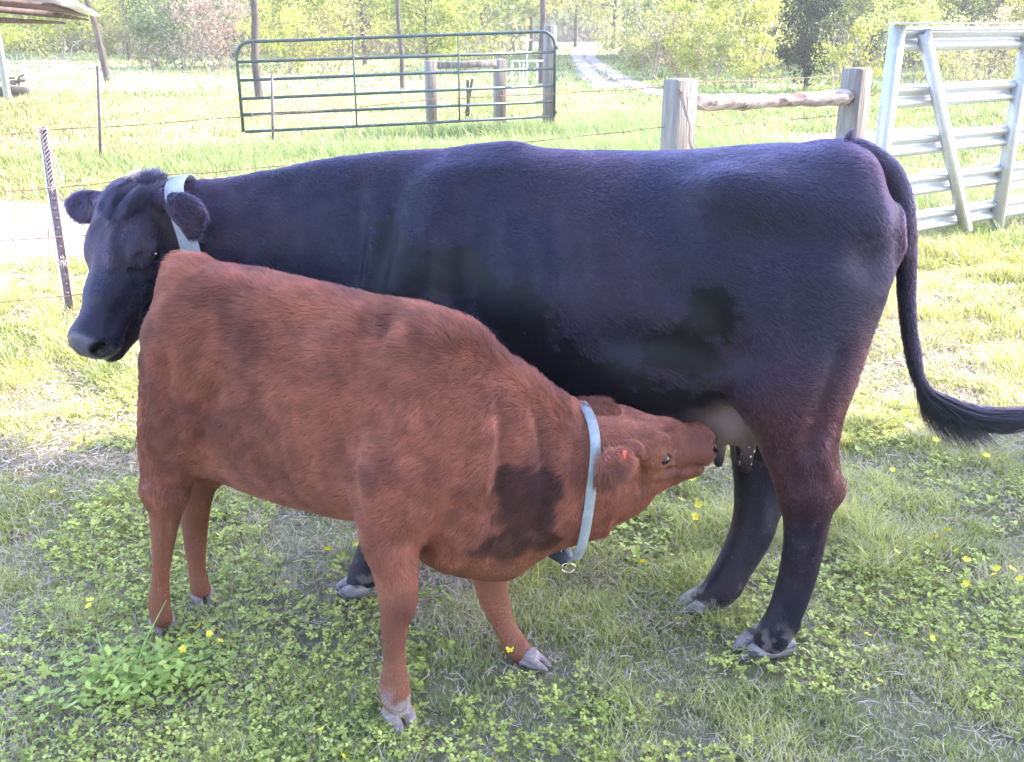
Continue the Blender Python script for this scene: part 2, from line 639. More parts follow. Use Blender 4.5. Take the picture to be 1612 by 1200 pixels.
M = {}
M['grass'] = leaf_mat("grass_blades", 0.35)
M['leaf'] = leaf_mat("tree_leaves", 0.42)
M['bark'] = noise_mat("bark", (0.03, 0.022, 0.02), (0.10, 0.075, 0.065), 9, 0.9, bump=0.6, stretch=(1, 1, 0.25))
M['palebark'] = noise_mat("pale_bark", (0.22, 0.18, 0.17), (0.38, 0.33, 0.31), 14, 0.9, bump=0.4, stretch=(1, 1, 0.3))
M['wood'] = noise_mat("weathered_tie_wood", (0.10, 0.09, 0.078), (0.27, 0.25, 0.22), 22, 0.85, bump=0.7, bscale=60,
                      stretch=(1, 1, 0.07), c3=(0.12, 0.09, 0.07), s3=9)
M['shedwood'] = noise_mat('shed_roof_boards', (0.06, 0.035, 0.03), (0.17, 0.11, 0.09), 10, 0.85)
M['log'] = noise_mat("peeled_log", (0.24, 0.17, 0.14), (0.55, 0.47, 0.43), 26, 0.8, bump=0.5, bscale=50, stretch=(0.1, 1, 1),
                     c3=(0.10, 0.05, 0.04), s3=16)
M['galv'] = noise_mat("galvanised_steel", (0.40, 0.42, 0.45), (0.50, 0.52, 0.55), 22, 0.5, metal=0.35, bump=0.02, c3=(0.42, 0.42, 0.41), s3=3)
M['greenpaint'] = noise_mat("green_gate_paint", (0.010, 0.035, 0.038), (0.020, 0.058, 0.058), 20, 0.42, bump=0.05, c3=(0.05, 0.06, 0.055), s3=9)
M['whitepipe'] = noise_mat("white_pipe_paint", (0.55, 0.55, 0.56), (0.75, 0.75, 0.76), 12, 0.5)
M['tpost'] = noise_mat("t_post_paint", (0.10, 0.07, 0.085), (0.24, 0.18, 0.21), 40, 0.6, metal=0.3, bump=0.2)
M['wire'] = noise_mat("rusty_wire", (0.16, 0.08, 0.05), (0.34, 0.22, 0.16), 30, 0.6, metal=0.5)
M['rope'] = noise_mat("frayed_twine", (0.45, 0.33, 0.30), (0.75, 0.65, 0.6), 60, 0.9, bump=0.4)
M['dirt'] = noise_mat("pale_dirt", (0.30, 0.25, 0.23), (0.50, 0.44, 0.40), 3.0, 0.95, detail=10, bump=0.5, bscale=25)
M['cowhair'] = hair_mat("black_cow_hair", 0.48, 'hair')
M['calfhair'] = hair_mat("red_calf_hair", 0.5, 'p', 0.35)
M['cowskin'] = skin_mat("cow_hide", 0.5)
M['calfskin'] = skin_mat("calf_hide", 0.65)
M['nose'] = noise_mat("moist_nose_skin", (0.035, 0.033, 0.045), (0.10, 0.095, 0.115), 60, 0.28, bump=0.5, bscale=180)
M['hoof'] = noise_mat("hoof_horn", (0.14, 0.12, 0.12), (0.33, 0.29, 0.29), 30, 0.6, bump=0.5, bscale=50, stretch=(1, 1, 3), c3=(0.06, 0.045, 0.04), s3=14)
M['calfhoof'] = noise_mat("calf_hoof_horn", (0.16, 0.11, 0.10), (0.34, 0.27, 0.26), 30, 0.6, bump=0.5, bscale=50, stretch=(1, 1, 3))
M['eye'] = plain("wet_eye", (0.008, 0.006, 0.006), 0.06, spec=0.8)
M['strap'] = noise_mat("nylon_collar", (0.22, 0.245, 0.28), (0.34, 0.365, 0.40), 14, 0.75, bump=0.25, bscale=400)
M['strapgreen'] = noise_mat("nylon_calf_collar", (0.19, 0.225, 0.225), (0.31, 0.34, 0.36), 18, 0.75, bump=0.25, bscale=400)
M['strapnavy'] = noise_mat("dark_nylon_collar_end", (0.02, 0.03, 0.055), (0.05, 0.06, 0.09), 40, 0.7)
M['brass'] = plain("worn_brass_ring", (0.72, 0.66, 0.55), 0.25, 1.0)
M['milk'] = plain("milk", (0.75, 0.74, 0.72), 0.25)
M['redtag'] = plain("red_orange_tag", (0.75, 0.10, 0.06), 0.45)
M['petal'] = plain("yellow_petal", (0.75, 0.62, 0.03), 0.45)
M['stem'] = plain("green_stem", (0.22, 0.34, 0.08), 0.6)

# ------------------------------------------------------------------ ground
TRACK = [[G(x, y)[:2] for x, y in ((1040, 150), (985, 128), (950, 108), (930, 92), (925, 82), (935, 74), (915, 68))],
         [G(x, y)[:2] for x, y in ((960, 140), (930, 118), (915, 100), (908, 88), (912, 78), (925, 72), (905, 66))]]


def painted_glare(x, y):
    """sunlit glare painted into the pasture colour: mostly the open field at the left"""
    p = np.stack([x, y, 0 * x], -1)
    return np.clip(sstep(2.0, -6.0, x + (fbm(p, .22, 3, 51) - .5) * 12) * .8 + sstep(.52, .68, fbm(p, .5, 3, 52)) * .6, 0, 1)


def ground_masks(x, y):
    """dryness / dirt of the pasture, 0..1, shared by the soil sheet and the grass that grows on it"""
    p = np.stack([x, y, np.zeros_like(x)], -1)
    n1 = fbm(p, 0.9, 3, 1); n2 = fbm(p, 3.1, 3, 5); n3 = fbm(p, 0.25, 3, 9)
    dry = sstep(0.50, 0.66, 0.55 * n1 + 0.45 * n2)
    w = 0.25 * (n1 - .5) * 4
    # bare lane beyond the wire fence, at the left and again at the right
    lane1 = sstep(1.4, 0.9, np.abs(y - (8.25 + w))) * sstep(-2.3, -3.1, x)
    lane2 = sstep(1.0, 0.4, np.abs(y - (15.2 + 0.22 * (x - 5) + w * 2)) / 1.5) * sstep(3.2, 4.8, x)
    lane3 = sstep(1.0, 0.4, np.abs(y - (10.8 + 0.12 * (x - 5) + w)) / 0.8) * sstep(4.3, 5.3, x)
    trk = np.zeros_like(x)
    for ln_ in TRACK:
        for a, b in zip(ln_[:-1], ln_[1:]):
            ab = b - a; t = np.clip(((x - a[0]) * ab[0] + (y - a[1]) * ab[1]) / (ab @ ab), 0, 1)
            trk = np.maximum(trk, sstep(.5, .25, np.hypot(x - a[0] - t * ab[0], y - a[1] - t * ab[1])))
    lane1 = np.maximum(lane1, trk)
    dirt = np.clip(np.maximum.reduce([lane1, lane2 * 0.95, lane3 * 0.95]), 0, 1)
    return dry, dirt, n1, n2, n3


def axis(parts):
    out = []
    for a, b, n in parts: out.append(np.linspace(a, b, n, endpoint=False))
    return np.concatenate(out)


gx = axis([(-600, -60, 20), (-60, -14, 50), (-14, 14, 300), (14, 60, 50), (60, 601, 21)])
gy = axis([(-60, -4, 15), (-4, 10, 200), (10, 40, 150), (40, 120, 60), (120, 900, 30)])
GX, GY = np.meshgrid(gx, gy, indexing='ij')
dry, dirt, n1, n2, n3 = ground_masks(GX, GY)
soil = np.array([0.30, 0.25, 0.20]); turf = np.array([0.32, 0.34, 0.15]); straw = np.array([0.36, 0.31, 0.29]); lane = np.array([0.40, 0.34, 0.34])
far = sstep(7, 22, GY)[..., None]
bl_ = painted_glare(GX, GY)[..., None]
turf_far = (np.array([0.18, 0.25, 0.08]) * (1 - bl_) + np.array([0.37, 0.39, 0.21]) * bl_) * (0.8 + 0.4 * n2[..., None])  # paler end imitates the overexposed sunlit field
near = soil * (1 - dry[..., None]) * 0.6 + turf * 0.45 + straw * 0.5 * dry[..., None]
c = near * (1 - far) + (turf_far * (1 - 0.35 * dry[..., None]) + straw * 0.35 * dry[..., None]) * far
c = c * (1 - dirt[..., None]) + lane * (0.85 + 0.3 * n2[..., None]) * dirt[..., None]
nxg, nyg = GX.shape
ii = np.arange(nxg - 1)[:, None] * nyg + np.arange(nyg - 1)[None]
fq = np.stack([ii, ii + nyg, ii + nyg + 1, ii + 1], -1).reshape(-1, 4)
mg, ntg, pg = new_mat("pasture_soil")
at = ntg.nodes.new("ShaderNodeAttribute"); at.attribute_name = "col"
tcn = ntg.nodes.new("ShaderNodeTexCoord")
nzn = ntg.nodes.new("ShaderNodeTexNoise"); nzn.inputs["Scale"].default_value = 14; nzn.inputs["Detail"].default_value = 10
nzn.inputs["Roughness"].default_value = 0.75
ntg.links.new(tcn.outputs["Object"], nzn.inputs["Vector"])
crn = ntg.nodes.new("ShaderNodeValToRGB")
crn.color_ramp.elements[0].position = 0.3; crn.color_ramp.elements[0].color = (0.55, 0.55, 0.6, 1)
crn.color_ramp.elements[1].position = 0.7; crn.color_ramp.elements[1].color = (1.35, 1.35, 1.25, 1)
ntg.links.new(nzn.outputs["Fac"], crn.inputs[0])
mxn = ntg.nodes.new("ShaderNodeMixRGB"); mxn.blend_type = 'MULTIPLY'; mxn.inputs[0].default_value = 1
ntg.links.new(at.outputs["Color"], mxn.inputs[1]); ntg.links.new(crn.outputs[0], mxn.inputs[2])
ntg.links.new(mxn.outputs[0], pg.inputs["Base Color"])
pg.inputs["Roughness"].default_value = 0.95; pg.inputs["Specular IOR Level"].default_value = 0.1
bpn = ntg.nodes.new("ShaderNodeBump"); bpn.inputs["Strength"].default_value = 1.0; bpn.inputs["Distance"].default_value = 0.05
ntg.links.new(nzn.outputs["Fac"], bpn.inputs["Height"]); ntg.links.new(bpn.outputs[0], pg.inputs["Normal"])
ground = np_mesh("ground", np.stack([GX.ravel(), GY.ravel(), (n2.ravel() - .5) * 0.012 - 0.008], 1), fq, mg, col=c.reshape(-1, 3), smooth=True)
tag(ground, kind="structure")

# ------------------------------------------------------------------ animals
def head_frame(poll, nose, lat, thick=1.0):
    a = nose - poll; L = np.linalg.norm(a); a = a / L
    s = np.asarray(lat, float); s = s - a * np.dot(s, a); s /= np.linalg.norm(s)
    n = np.cross(s, a)
    return dict(o=poll, a=a, s=s, n=n, L=L * thick, La=L)


def pad(F, P):
    """how much a point belongs to the bare moist skin round the nostrils"""
    d = P - F['o']
    l = d @ F['a'] / F['La']; q = np.abs(d @ F['s'] / F['L']); n = d @ F['n'] / F['L']
    return sstep(0.90, 0.935, l - 0.25 * q + np.clip(-n - 0.15, 0, 1) * 0.5 + 0.02) * sstep(-0.225, -0.20, n) * sstep(0.02, -0.02, n)


def hp(F, l, s, n):
    return F['o'] + F['La'] * F['a'] * l + F['L'] * (F['s'] * s + F['n'] * n)


def build_head(fd, F, jaw=1.0, wide=1.0, E=0.0):
    L = F['L']; R = np.stack([F['a'], F['s'], F['n']])
    P = lambda l, s, n: hp(F, l, s * wide, n)
    fd.cone((P(0.04, 0, -0.16), 0.13 * L), (P(0.36, 0, -0.15), 0.145 * L), 0.05 * L, F['s'], 1.32 * wide)
    fd.cone((P(0.34, 0, -0.15), 0.145 * L), (P(0.62, 0, -0.125), 0.108 * L), 0.08 * L, F['s'], 1.1 * wide)
    fd.cone((P(0.6, 0, -0.13), 0.11 * L), (P(0.86, 0, -0.13), 0.11 * L), 0.05 * L, F['s'], 1.05 * wide)
    for q in (-1, 1):
        fd.ell(P(0.13, q * 0.115, -0.13), np.array([0.17, 0.11, 0.12]) * L, 0.07 * L, R)      # temples
        fd.ell(P(0.34, q * 0.145, -0.105), np.array([0.13, 0.068, 0.080]) * L, 0.07 * L, R)       # brow
        fd.ell(P(0.30, q * 0.115, -0.29 * jaw), np.array([0.18, 0.065, 0.15 * jaw]) * L, 0.06 * L, R)  # cheek
        fd.cone((P(0.20, q * 0.075, -0.37 * jaw), 0.075 * L), (P(0.60, q * 0.04, -0.29 * jaw), 0.06 * L), 0.05 * L)
        fd.cone((P(0.60, q * 0.04, -0.29 * jaw), 0.06 * L), (P(0.86, q * 0.03, -0.245), 0.055 * L), 0.04 * L)
        fd.cone((P(0.50, q * 0.09, -0.17), 0.075 * L), (P(0.76, q * 0.05, -0.19), 0.07 * L), 0.06 * L)
    fd.cone((P(0.12, 0, -0.30 * jaw), 0.10 * L), (P(0.5, 0, -0.24), 0.10 * L), 0.05 * L)
    fd.ell(P(0.895, 0, -0.125), np.array([0.095, 0.135 * wide, 0.118]) * L, 0.04 * L, R)           # muzzle
    fd.ell(P(0.90, 0, -0.235), np.array([0.075, 0.085, 0.05]) * L, 0.02 * L, R)             # chin
    for q in (-1, 1):
        fd.bump(P(0.965, q * 0.085, -0.085), np.array([0.05, 0.05, 0.045]) * L, 0.014 * L / .5, R)
        # eye: socket hollow, lids, brow fold
        fd.bump(P(0.375 + E, q * 0.215, -0.135), np.array([0.06, 0.04, 0.045]) * L, -0.008 * L / .5, R)
        lid = [P(0.31 + E, q * 0.205, -0.155), P(0.335 + E, q * 0.225, -0.115), P(0.38 + E, q * 0.222, -0.098), P(0.43 + E, q * 0.20, -0.125)]
        fd.crease(lid, 0.020 * L, 0.012 * L / .5)
        lid2 = [P(0.31 + E, q * 0.205, -0.16), P(0.36 + E, q * 0.215, -0.185), P(0.43 + E, q * 0.195, -0.165), P(0.47 + E, q * 0.175, -0.175)]
        fd.crease(lid2, 0.020 * L, 0.011 * L / .5)
        fd.crease([P(0.33 + E, q * 0.20, -0.075), P(0.42 + E, q * 0.185, -0.065), P(0.5 + E, q * 0.15, -0.10)], 0.028 * L, -0.006 * L / .5)
        fd.crease([P(0.44 + E, q * 0.17, -0.20), P(0.62, q * 0.12, -0.19), P(0.8, q * 0.11, -0.19)], 0.04 * L, -0.007 * L / .5)
        fd.bump(P(0.48 + E, q * 0.16, -0.24), np.array([0.16, 0.06, 0.03]) * L, 0.010 * L / .5, R)   # cheek bone
        fd.ell(P(0.965, q * 0.092, -0.085), np.array([0.050, 0.022, 0.030]) * L, 0.012, np.stack([unit(F['a'] * .8 - F['s'] * q * .5 - F['n'] * .3), unit(F['s'] * .8 + F['a'] * q * .5), F['n']]), neg=True)  # nostril
        # mouth line
        fd.crease([P(0.96, q * 0.05, -0.205), P(0.86, q * 0.115, -0.205), P(0.74, q * 0.11, -0.215)], 0.016 * L, -0.014 * L / .5)
    fd.bump(P(0.30, 0, -0.01), np.array([0.12, 0.08, 0.06]) * L, -0.006 * L / .5, R)


def ear(fd, base, mid, tip, face, r0, r1, r2, th=0.35):
    """thick-edged cupped ear: flattened along 'face'"""
    face = np.asarray(face, float); face = face / np.linalg.norm(face)
    fd.chain([(base, r0), (mid, r1), (tip, r2)], 0.012, face, th)
    c = mid * 0.7 + tip * 0.3
    ax = tip - base; ax /= np.linalg.norm(ax)
    l = np.linalg.norm(tip - base)
    sd = np.cross(face, ax)
    fd.bump(c + face * r1 * th * 0.8, np.array([l * 0.5, r1 * 0.62, r1 * 0.6]), -r1 * th * 0.95, np.stack([ax, sd, face]))


def hoof(fdname, ctr, toe, L, wid, ht, mat, parent, h=0.0035):
    """cloven hoof: two horn claws side by side, flat soled"""
    toe = np.array([toe[0], toe[1], 0.0]); toe /= np.linalg.norm(toe)
    sd = np.array([-toe[1], toe[0], 0])
    c = np.array([ctr[0], ctr[1], 0.0])
    fd = Field(c - [L, L, 0.02], c + [L, L, ht + 0.03], h)
    up = np.array([0, 0, 1.0])
    for q in (-1, 1):
        o = c + sd * q * wid * 0.25
        fd.chain([(o - toe * L * .34 + up * ht * .28, wid * .22), (o + toe * L * .02 + up * ht * .34, wid * .25),
                  (o + toe * L * .30 + up * ht * .22 - sd * q * wid * .03, wid * .18), (o + toe * L * .48 + up * ht * .08 - sd * q * wid * .06, wid * .08)], 0.008)
    sl, X, Y, Z = fd.sub(c - 1, c + 1)
    side = np.abs((X - c[0]) * sd[0] + (Y - c[1]) * sd[1] + 0 * Z)
    fwd = (X - c[0]) * toe[0] + (Y - c[1]) * toe[1] + 0 * Z
    fd.f = np.maximum(fd.f, 0.003 - side)       # cleft between the claws
    fd.ell(c - toe * L * .14 + up * ht * .62, (.26 * L, .44 * wid, .42 * ht), 0.01, np.stack([toe, sd, up]))   # coronet
    fd.f = np.maximum(fd.f, 0.001 - Z + 0 * X)
    fd.f = np.maximum(fd.f, Z - ht * (0.95 - 0.25 * ((X - c[0]) * toe[0] + (Y - c[1]) * toe[1]) / L) + 0 * X + 0 * Y)
    fd2 = fd
    f = fd2.f; V, Q = fd2_mesh_all(fd2)
    return np_mesh("hoof", V, Q, mat, parent, smooth=True)


def fd2_mesh_all(fd):
    # same extraction but both claws kept
    s = fd
    V, Q = _mesh_all(s)
    return V, Q


def _mesh_all(s):
    ct = np.ndarray.max
    f0 = s.f
    # temporarily bridge nothing: reuse mesh() on each half and merge
    half = []
    V1, Q1 = s.mesh()
    # find the piece(s) missed: remove first piece by testing the sign of the cleft side
    m = np.zeros(0)
    cx = V1.mean(0)
    half.append((V1, Q1))
    bb0, bb1 = V1.min(0) - s.h, V1.max(0) + s.h
    # flood the taken piece outside
    g = Field.__new__(Field); g.lo, g.h, g.n, g.ax = s.lo, s.h, s.n, s.ax
    g.f = s.f.copy()
    ins = s.f < 0
    lab = np.zeros(ins.shape, bool)
    i = np.round((V1 - s.lo) / s.h).astype(int)
    i = np.clip(i, 0, s.n - 1)
    lab[i[:, 0], i[:, 1], i[:, 2]] = True
    lab &= ins
    for _ in range(200):
        n = lab.copy()
        for k in range(3):
            n |= np.roll(lab, 1, k) | np.roll(lab, -1, k)
        n &= ins
        if (n == lab).all(): break
        lab = n
    g.f[lab] = 0.05
    if (g.f < 0).sum() > 50:
        V2, Q2 = g.mesh()
        return np.concatenate([V1, V2]), np.concatenate([Q1, Q2 + len(V1)])
    return V1, Q1


def strap_ring(fd, c, axis, wd, off, name, mat, parent, th=0.004, n=64, up=(0, 0, 1), sag=0.0):
    """a webbing strap fitted to the neck by marching in to the skin"""
    axis = np.asarray(axis, float); axis /= np.linalg.norm(axis)
    u = np.asarray(up, float); u = u - axis * np.dot(u, axis); u /= np.linalg.norm(u)
    w = np.cross(axis, u)
    ang = np.arange(n) / n * 2 * math.pi
    D = np.cos(ang)[:, None] * u + np.sin(ang)[:, None] * w
    base = []
    for s in (-0.5, 0.5):
        o = c + axis * wd * s
        r = np.full(n, 0.02)
        for k in range(140):
            P = o + D * r[:, None]
            v = fd.sample(P)
            r = np.where(v < 0, r + 0.004, r)
        base.append(r)
    r = np.maximum(base[0], base[1])
    for _ in range(6): r = np.maximum(r, (np.roll(r, 1) + np.roll(r, -1)) / 2)
    for _ in range(3): r = (np.roll(r, 1) + np.roll(r, -1) + 2 * r) / 4
    r = r + off + sag * np.clip(-np.cos(ang), 0, 1)**4
    rings = []
    for s, t in ((-0.5, 0), (-0.5, th), (0.5, th), (0.5, 0)):
        rings.append(c + axis * wd * s + D * (r + t)[:, None])
    V = np.concatenate(rings)
    q = []
    for a in range(4):
        b = (a + 1) % 4
        for i in range(n):
            j = (i + 1) % n
            q.append([a * n + i, a * n + j, b * n + j, b * n + i])
    o = np_mesh(name, V, np.array(q), mat, parent, smooth=False)
    return o, c + D * (r + th)[:, None]


def fur(fd, V, Q, n, flow, length, lift, rad, colfun, mat, parent, name, clump=0.35, wfun=None, mask=None):
    P = scatter(V, Q, n, wfun)
    P = P - fd.sample(P)[:, None] * unit(fd.grad(P))
    N = unit(fd.grad(P))
    ln = length(P, N)
    keep = ln > 0.0005
    P, N, ln = P[keep], N[keep], ln[keep]
    fl = flow(P, N)
    # gentle whorls and clumps
    nz = np.stack([noise(P, 9, 1), noise(P, 9, 2), noise(P, 9, 3)], 1) - 0.5
    nz2 = np.stack([noise(P, 55, 4), noise(P, 55, 5), noise(P, 55, 6)], 1) - 0.5
    fl = fl + nz * 0.9 + nz2 * clump * 2 + rng.normal(0, 0.06, P.shape)
    T = fl - N * np.sum(fl * N, 1)[:, None]
    T = unit(T)
    lf = lift(P, N)[:, None]
    lf = lf * (0.6 + 0.8 * noise(P, 30, 8)[:, None])
    ln = (ln * (0.7 + 0.6 * rng.random(len(P))))[:, None]
    d1 = unit(T + N * lf * 1.6); d2 = unit(T + N * lf); d3 = unit(T + N * lf * 0.45 + [0, 0, -0.08])
    p0 = P - N * 0.002
    p1 = p0 + d1 * ln * 0.35; p2 = p1 + d2 * ln * 0.35; p3 = p2 + d3 * ln * 0.35
    col = colfun(P, N)
    st = noise(P * [1, 1, .35], 120, 12)[:, None]
    # tone runs in streaks along the lie of the hair
    F2 = np.cross(N, T)
    s2 = noise(np.stack([np.sum(P * F2, 1), P[:, 0] * .2, P[:, 2] * .2], 1), 150, 15)[:, None]
    s3 = fbm(P, 28, 2, 18)[:, None]
    col = col * (0.82 + 0.36 * st) * (0.70 + 0.60 * s2) * (0.65 + 0.70 * s3) * (0.94 + 0.12 * rng.random((len(P), 1)))
    return add_hair(name, p0, p1, p2, p3, rad, col, mat, parent)


# ================================================================== the cow
COWP = np.array([0.1, 2.6, 0.0])
cow = empty("cow", COWP)
tag(cow, "large black cow with a pale collar standing side-on while a red calf suckles", "cow")

cf = Field((-1.38, 1.98, -0.01), (1.22, 3.10, 1.44), 0.0072)


def station(px, top, bot, Y, w, n=2.2, tp=0.08, db=0.0):
    a = W(px, top, Y); b = W(px, bot, Y)
    x = W(px, (top + bot) / 2, Y)[0]
    return (x, a[2], b[2] + db, Y, w, n, tp)


cow_st = [
    station(300, 320, 500, 2.74, .085, 2.0, .10),
    station(345, 304, 540, 2.76, .100, 2.0, .12),
    station(420, 276, 590, 2.77, .125, 2.1, .10),
    station(520, 252, 650, 2.76, .170, 2.1, .12),
    station(620, 240, 700, 2.75, .235, 2.2, .16),
    station(700, 236, 722, 2.73, .270, 2.2, .16),
    station(790, 232, 730, 2.70, .300, 2.2, .14),
    station(900, 238, 728, 2.66, .345, 2.2, .10),
    station(1000, 240, 700, 2.62, .365, 2.3, .08),
    station(1090, 238, 655, 2.57, .345, 2.3, .02),
    station(1170, 232, 598, 2.53, .300, 2.4, -.05),
    station(1250, 228, 560, 2.49, .255, 2.5, -.05),
    station(1322, 226, 510, 2.46, .205, 2.4, .0),
    station(1356, 246, 470, 2.44, .150, 2.2, .0),
    station(1386, 305, 420, 2.43, .070, 2.0, .0),
]
cf.loft(cow_st, 0.02)
# withers and shoulder blade
cf.chain([WR(745, 275, 2.70, 24), WR(800, 262, 2.68, 24)], 0.08)
cf.chain([WR(705, 330, 2.60, 45), WR(640, 480, 2.52, 70), WR(655, 590, 2.52, 80)], 0.10, (0, 1, 0), 0.7)
cf.chain([WR(700, 330, 2.84, 45), WR(640, 480, 2.94, 70), WR(655, 590, 2.96, 80)], 0.10, (0, 1, 0), 0.7)
# brisket
cf.ell(W(600, 640, 2.76), (.17, .13, .13), 0.08)
# near front leg (forward), far front leg
FN = [WR(655, 640, 2.56, 68), WR(625, 740, 2.57, 42), WR(602, 800, 2.58, 33), WR(592, 850, 2.58, 25), WR(578, 895, 2.57, 26), WR(570, 914, 2.56, 24)]
cf.chain(FN, 0.05)
FF = [WR(660, 640, 2.92, 60), WR(655, 720, 2.90, 40), WR(640, 780, 2.90, 32), WR(636, 825, 2.89, 24), WR(632, 862, 2.88, 26), WR(626, 878, 2.87, 26)]
cf.chain(FF, 0.05)
# rump: hooks, pins, thighs
cf.ell(W(1155, 330, 2.345), (.09, .05, .07), 0.12)
cf.ell(W(1290, 420, 2.36), (.145, .10, .18), 0.08)
cf.ell(W(1290, 420, 2.56), (.145, .10, .18), 0.08)
cf.chain([WR(1392, 350, 2.36, 20), WR(1398, 380, 2.37, 20)], 0.07)
cf.chain([WR(1392, 350, 2.52, 20), WR(1398, 380, 2.52, 20)], 0.07)
# near hind leg
HN = [WR(1262, 440, 2.34, 115), WR(1258, 560, 2.29, 92), WR(1252, 640, 2.27, 72), WR(1256, 712, 2.25, 53), WR(1272, 770, 2.25, 44)]
cf.chain(HN, 0.06, (0, 1, 0), 0.75)
cf.chain([WR(1332, 430, 2.36, 62), WR(1308, 545, 2.32, 48), WR(1282, 640, 2.29, 38), WR(1296, 720, 2.26, 17), WR(1309, 768, 2.26, 14)], 0.05)
HN2 = [WR(1272, 770, 2.25, 44), WR(1268, 840, 2.25, 34), WR(1256, 905, 2.25, 30), WR(1236, 965, 2.245, 28), WR(1222, 992, 2.242, 29), WR(1212, 1008, 2.24, 26)]
cf.chain(HN2, 0.03, (0, 1, 0), 0.8)
cf.ell(W(1305, 770, 2.26), (.030, .028, .035), 0.03)
# far hind leg
HF = [WR(1225, 560, 2.60, 90), WR(1200, 690, 2.58, 52), WR(1193, 770, 2.55, 37), WR(1186, 830, 2.52, 35), WR(1160, 885, 2.49, 30), WR(1136, 925, 2.46, 29), WR(1120, 942, 2.45, 25)]
cf.chain(HF, 0.05, (0, 1, 0), 0.85)
cf.chain([WR(1225, 560, 2.6, 60), WR(1218, 790, 2.56, 16)], 0.05)
# dew claws
cf.ell(W(1252, 985, 2.23), (.014, .012, .014), 0.012)
cf.ell(W(1252, 985, 2.28), (.014, .012, .014), 0.012)
cf.ell(W(1160, 930, 2.45), (.014, .012, .014), 0.012)
# flank fold to the stifle
cf.chain([WR(1060, 525, 2.32, 36), WR(1145, 540, 2.29, 42), WR(1222, 600, 2.27, 54)], 0.09, (0, 1, 0), 0.6)
# udder and teats
cf.ell(W(1110, 628, 2.45), (.125, .115, .095), 0.05)
cf.ell(W(1152, 652, 2.41), (.070, .095, .080), 0.04)
TEATS = [(1180, 700, 2.36, 1174, 738), (1135, 690, 2.42, 1131, 728), (1168, 695, 2.50, 1166, 725), (1120, 690, 2.50, 1118, 712)]
for (x0, y0, Yt, x1, y1) in TEATS:
    cf.cone(WR(x0, y0 - 18, Yt, 14), WR(x1, y1, Yt, 8), 0.018)
# tail
TAIL = [WR(1318, 238, 2.47, 16), WR(1350, 244, 2.47, 24), WR(1386, 272, 2.47, 28), WR(1408, 310, 2.465, 26), WR(1420, 360, 2.46, 22), WR(1426, 410, 2.455, 16.5),
        WR(1427, 460, 2.45, 14), WR(1430, 510, 2.45, 12.5), WR(1437, 555, 2.45, 12), WR(1446, 595, 2.45, 10), WR(1470, 628, 2.45, 8), WR(1500, 645, 2.45, 6)]
TAIL = [(p, r) for p, r in TAIL]
cf.chain(TAIL, 0.015)
cf.cone(WR(1402, 375, 2.45, 16), WR(1420, 392, 2.44, 12), 0.02)

# head
poll = W(196, 284, 2.68); nose = W(110, 550, 2.43)
CH = head_frame(poll, nose, (-0.86, 0.50, 0.0), 1.13)
# neck into head
cf.chain([WR(420, 400, 2.77, 112), WR(330, 375, 2.745, 88), WR(262, 360, 2.70, 66)], 0.06, (0.3, 1, 0), 0.8)
cf.chain([WR(340, 350, 2.76, 45), WR(240, 335, 2.72, 38)], 0.05)
build_head(cf, CH, jaw=1.22, wide=1.0)
cf.chain([(hp(CH, .25, 0, -.36), .07), WR(300, 440, 2.72, 60), WR(360, 480, 2.75, 60)], 0.06)
# the far ear stands out sideways, the near one hangs out to the right
cf.cone((hp(CH, .10, .08, -.16), .04), (W(160, 318, 2.775), .022), .03)
cf.cone((hp(CH, .10, -.08, -.16), .04), (W(262, 312, 2.62), .026), .03)
ear(cf, W(164, 314, 2.78), W(136, 324, 2.81), W(118, 326, 2.82), (-0.25, -0.9, 0.1), 0.024, 0.046, 0.034, 0.42)
ear(cf, W(268, 312, 2.615), W(297, 336, 2.575), W(306, 362, 2.57), (0.25, -0.9, 0.15), 0.024, 0.044, 0.032, 0.42)
# surface relief: hooks, ribs, folds, muscles
sy = lambda px, py, near=1: W(px, py, 2.3)


def on_skin(fd, px, py, y0=1.98, y1=3.1):
    """first skin point along the line of sight through a pixel: used only to lay real relief on the hide"""
    Ys = np.arange(y0, y1, 0.006)
    P = np.array([W(px, py, Y) for Y in Ys])
    v = fd.sample(P)
    i = np.argmax(v < 0)
    return P[i] if v[i] < 0 else None


def relief(fd, specs, gain=1.0):
    for kind, pts, r, amp in specs:
        amp = amp * gain
        Ps = [on_skin(fd, *p) for p in pts]
        Ps = [p for p in Ps if p is not None]
        if not Ps: continue
        if kind == 'c' and len(Ps) > 1: fd.crease(Ps, r, amp)
        else: fd.bump(Ps[0], r, amp)


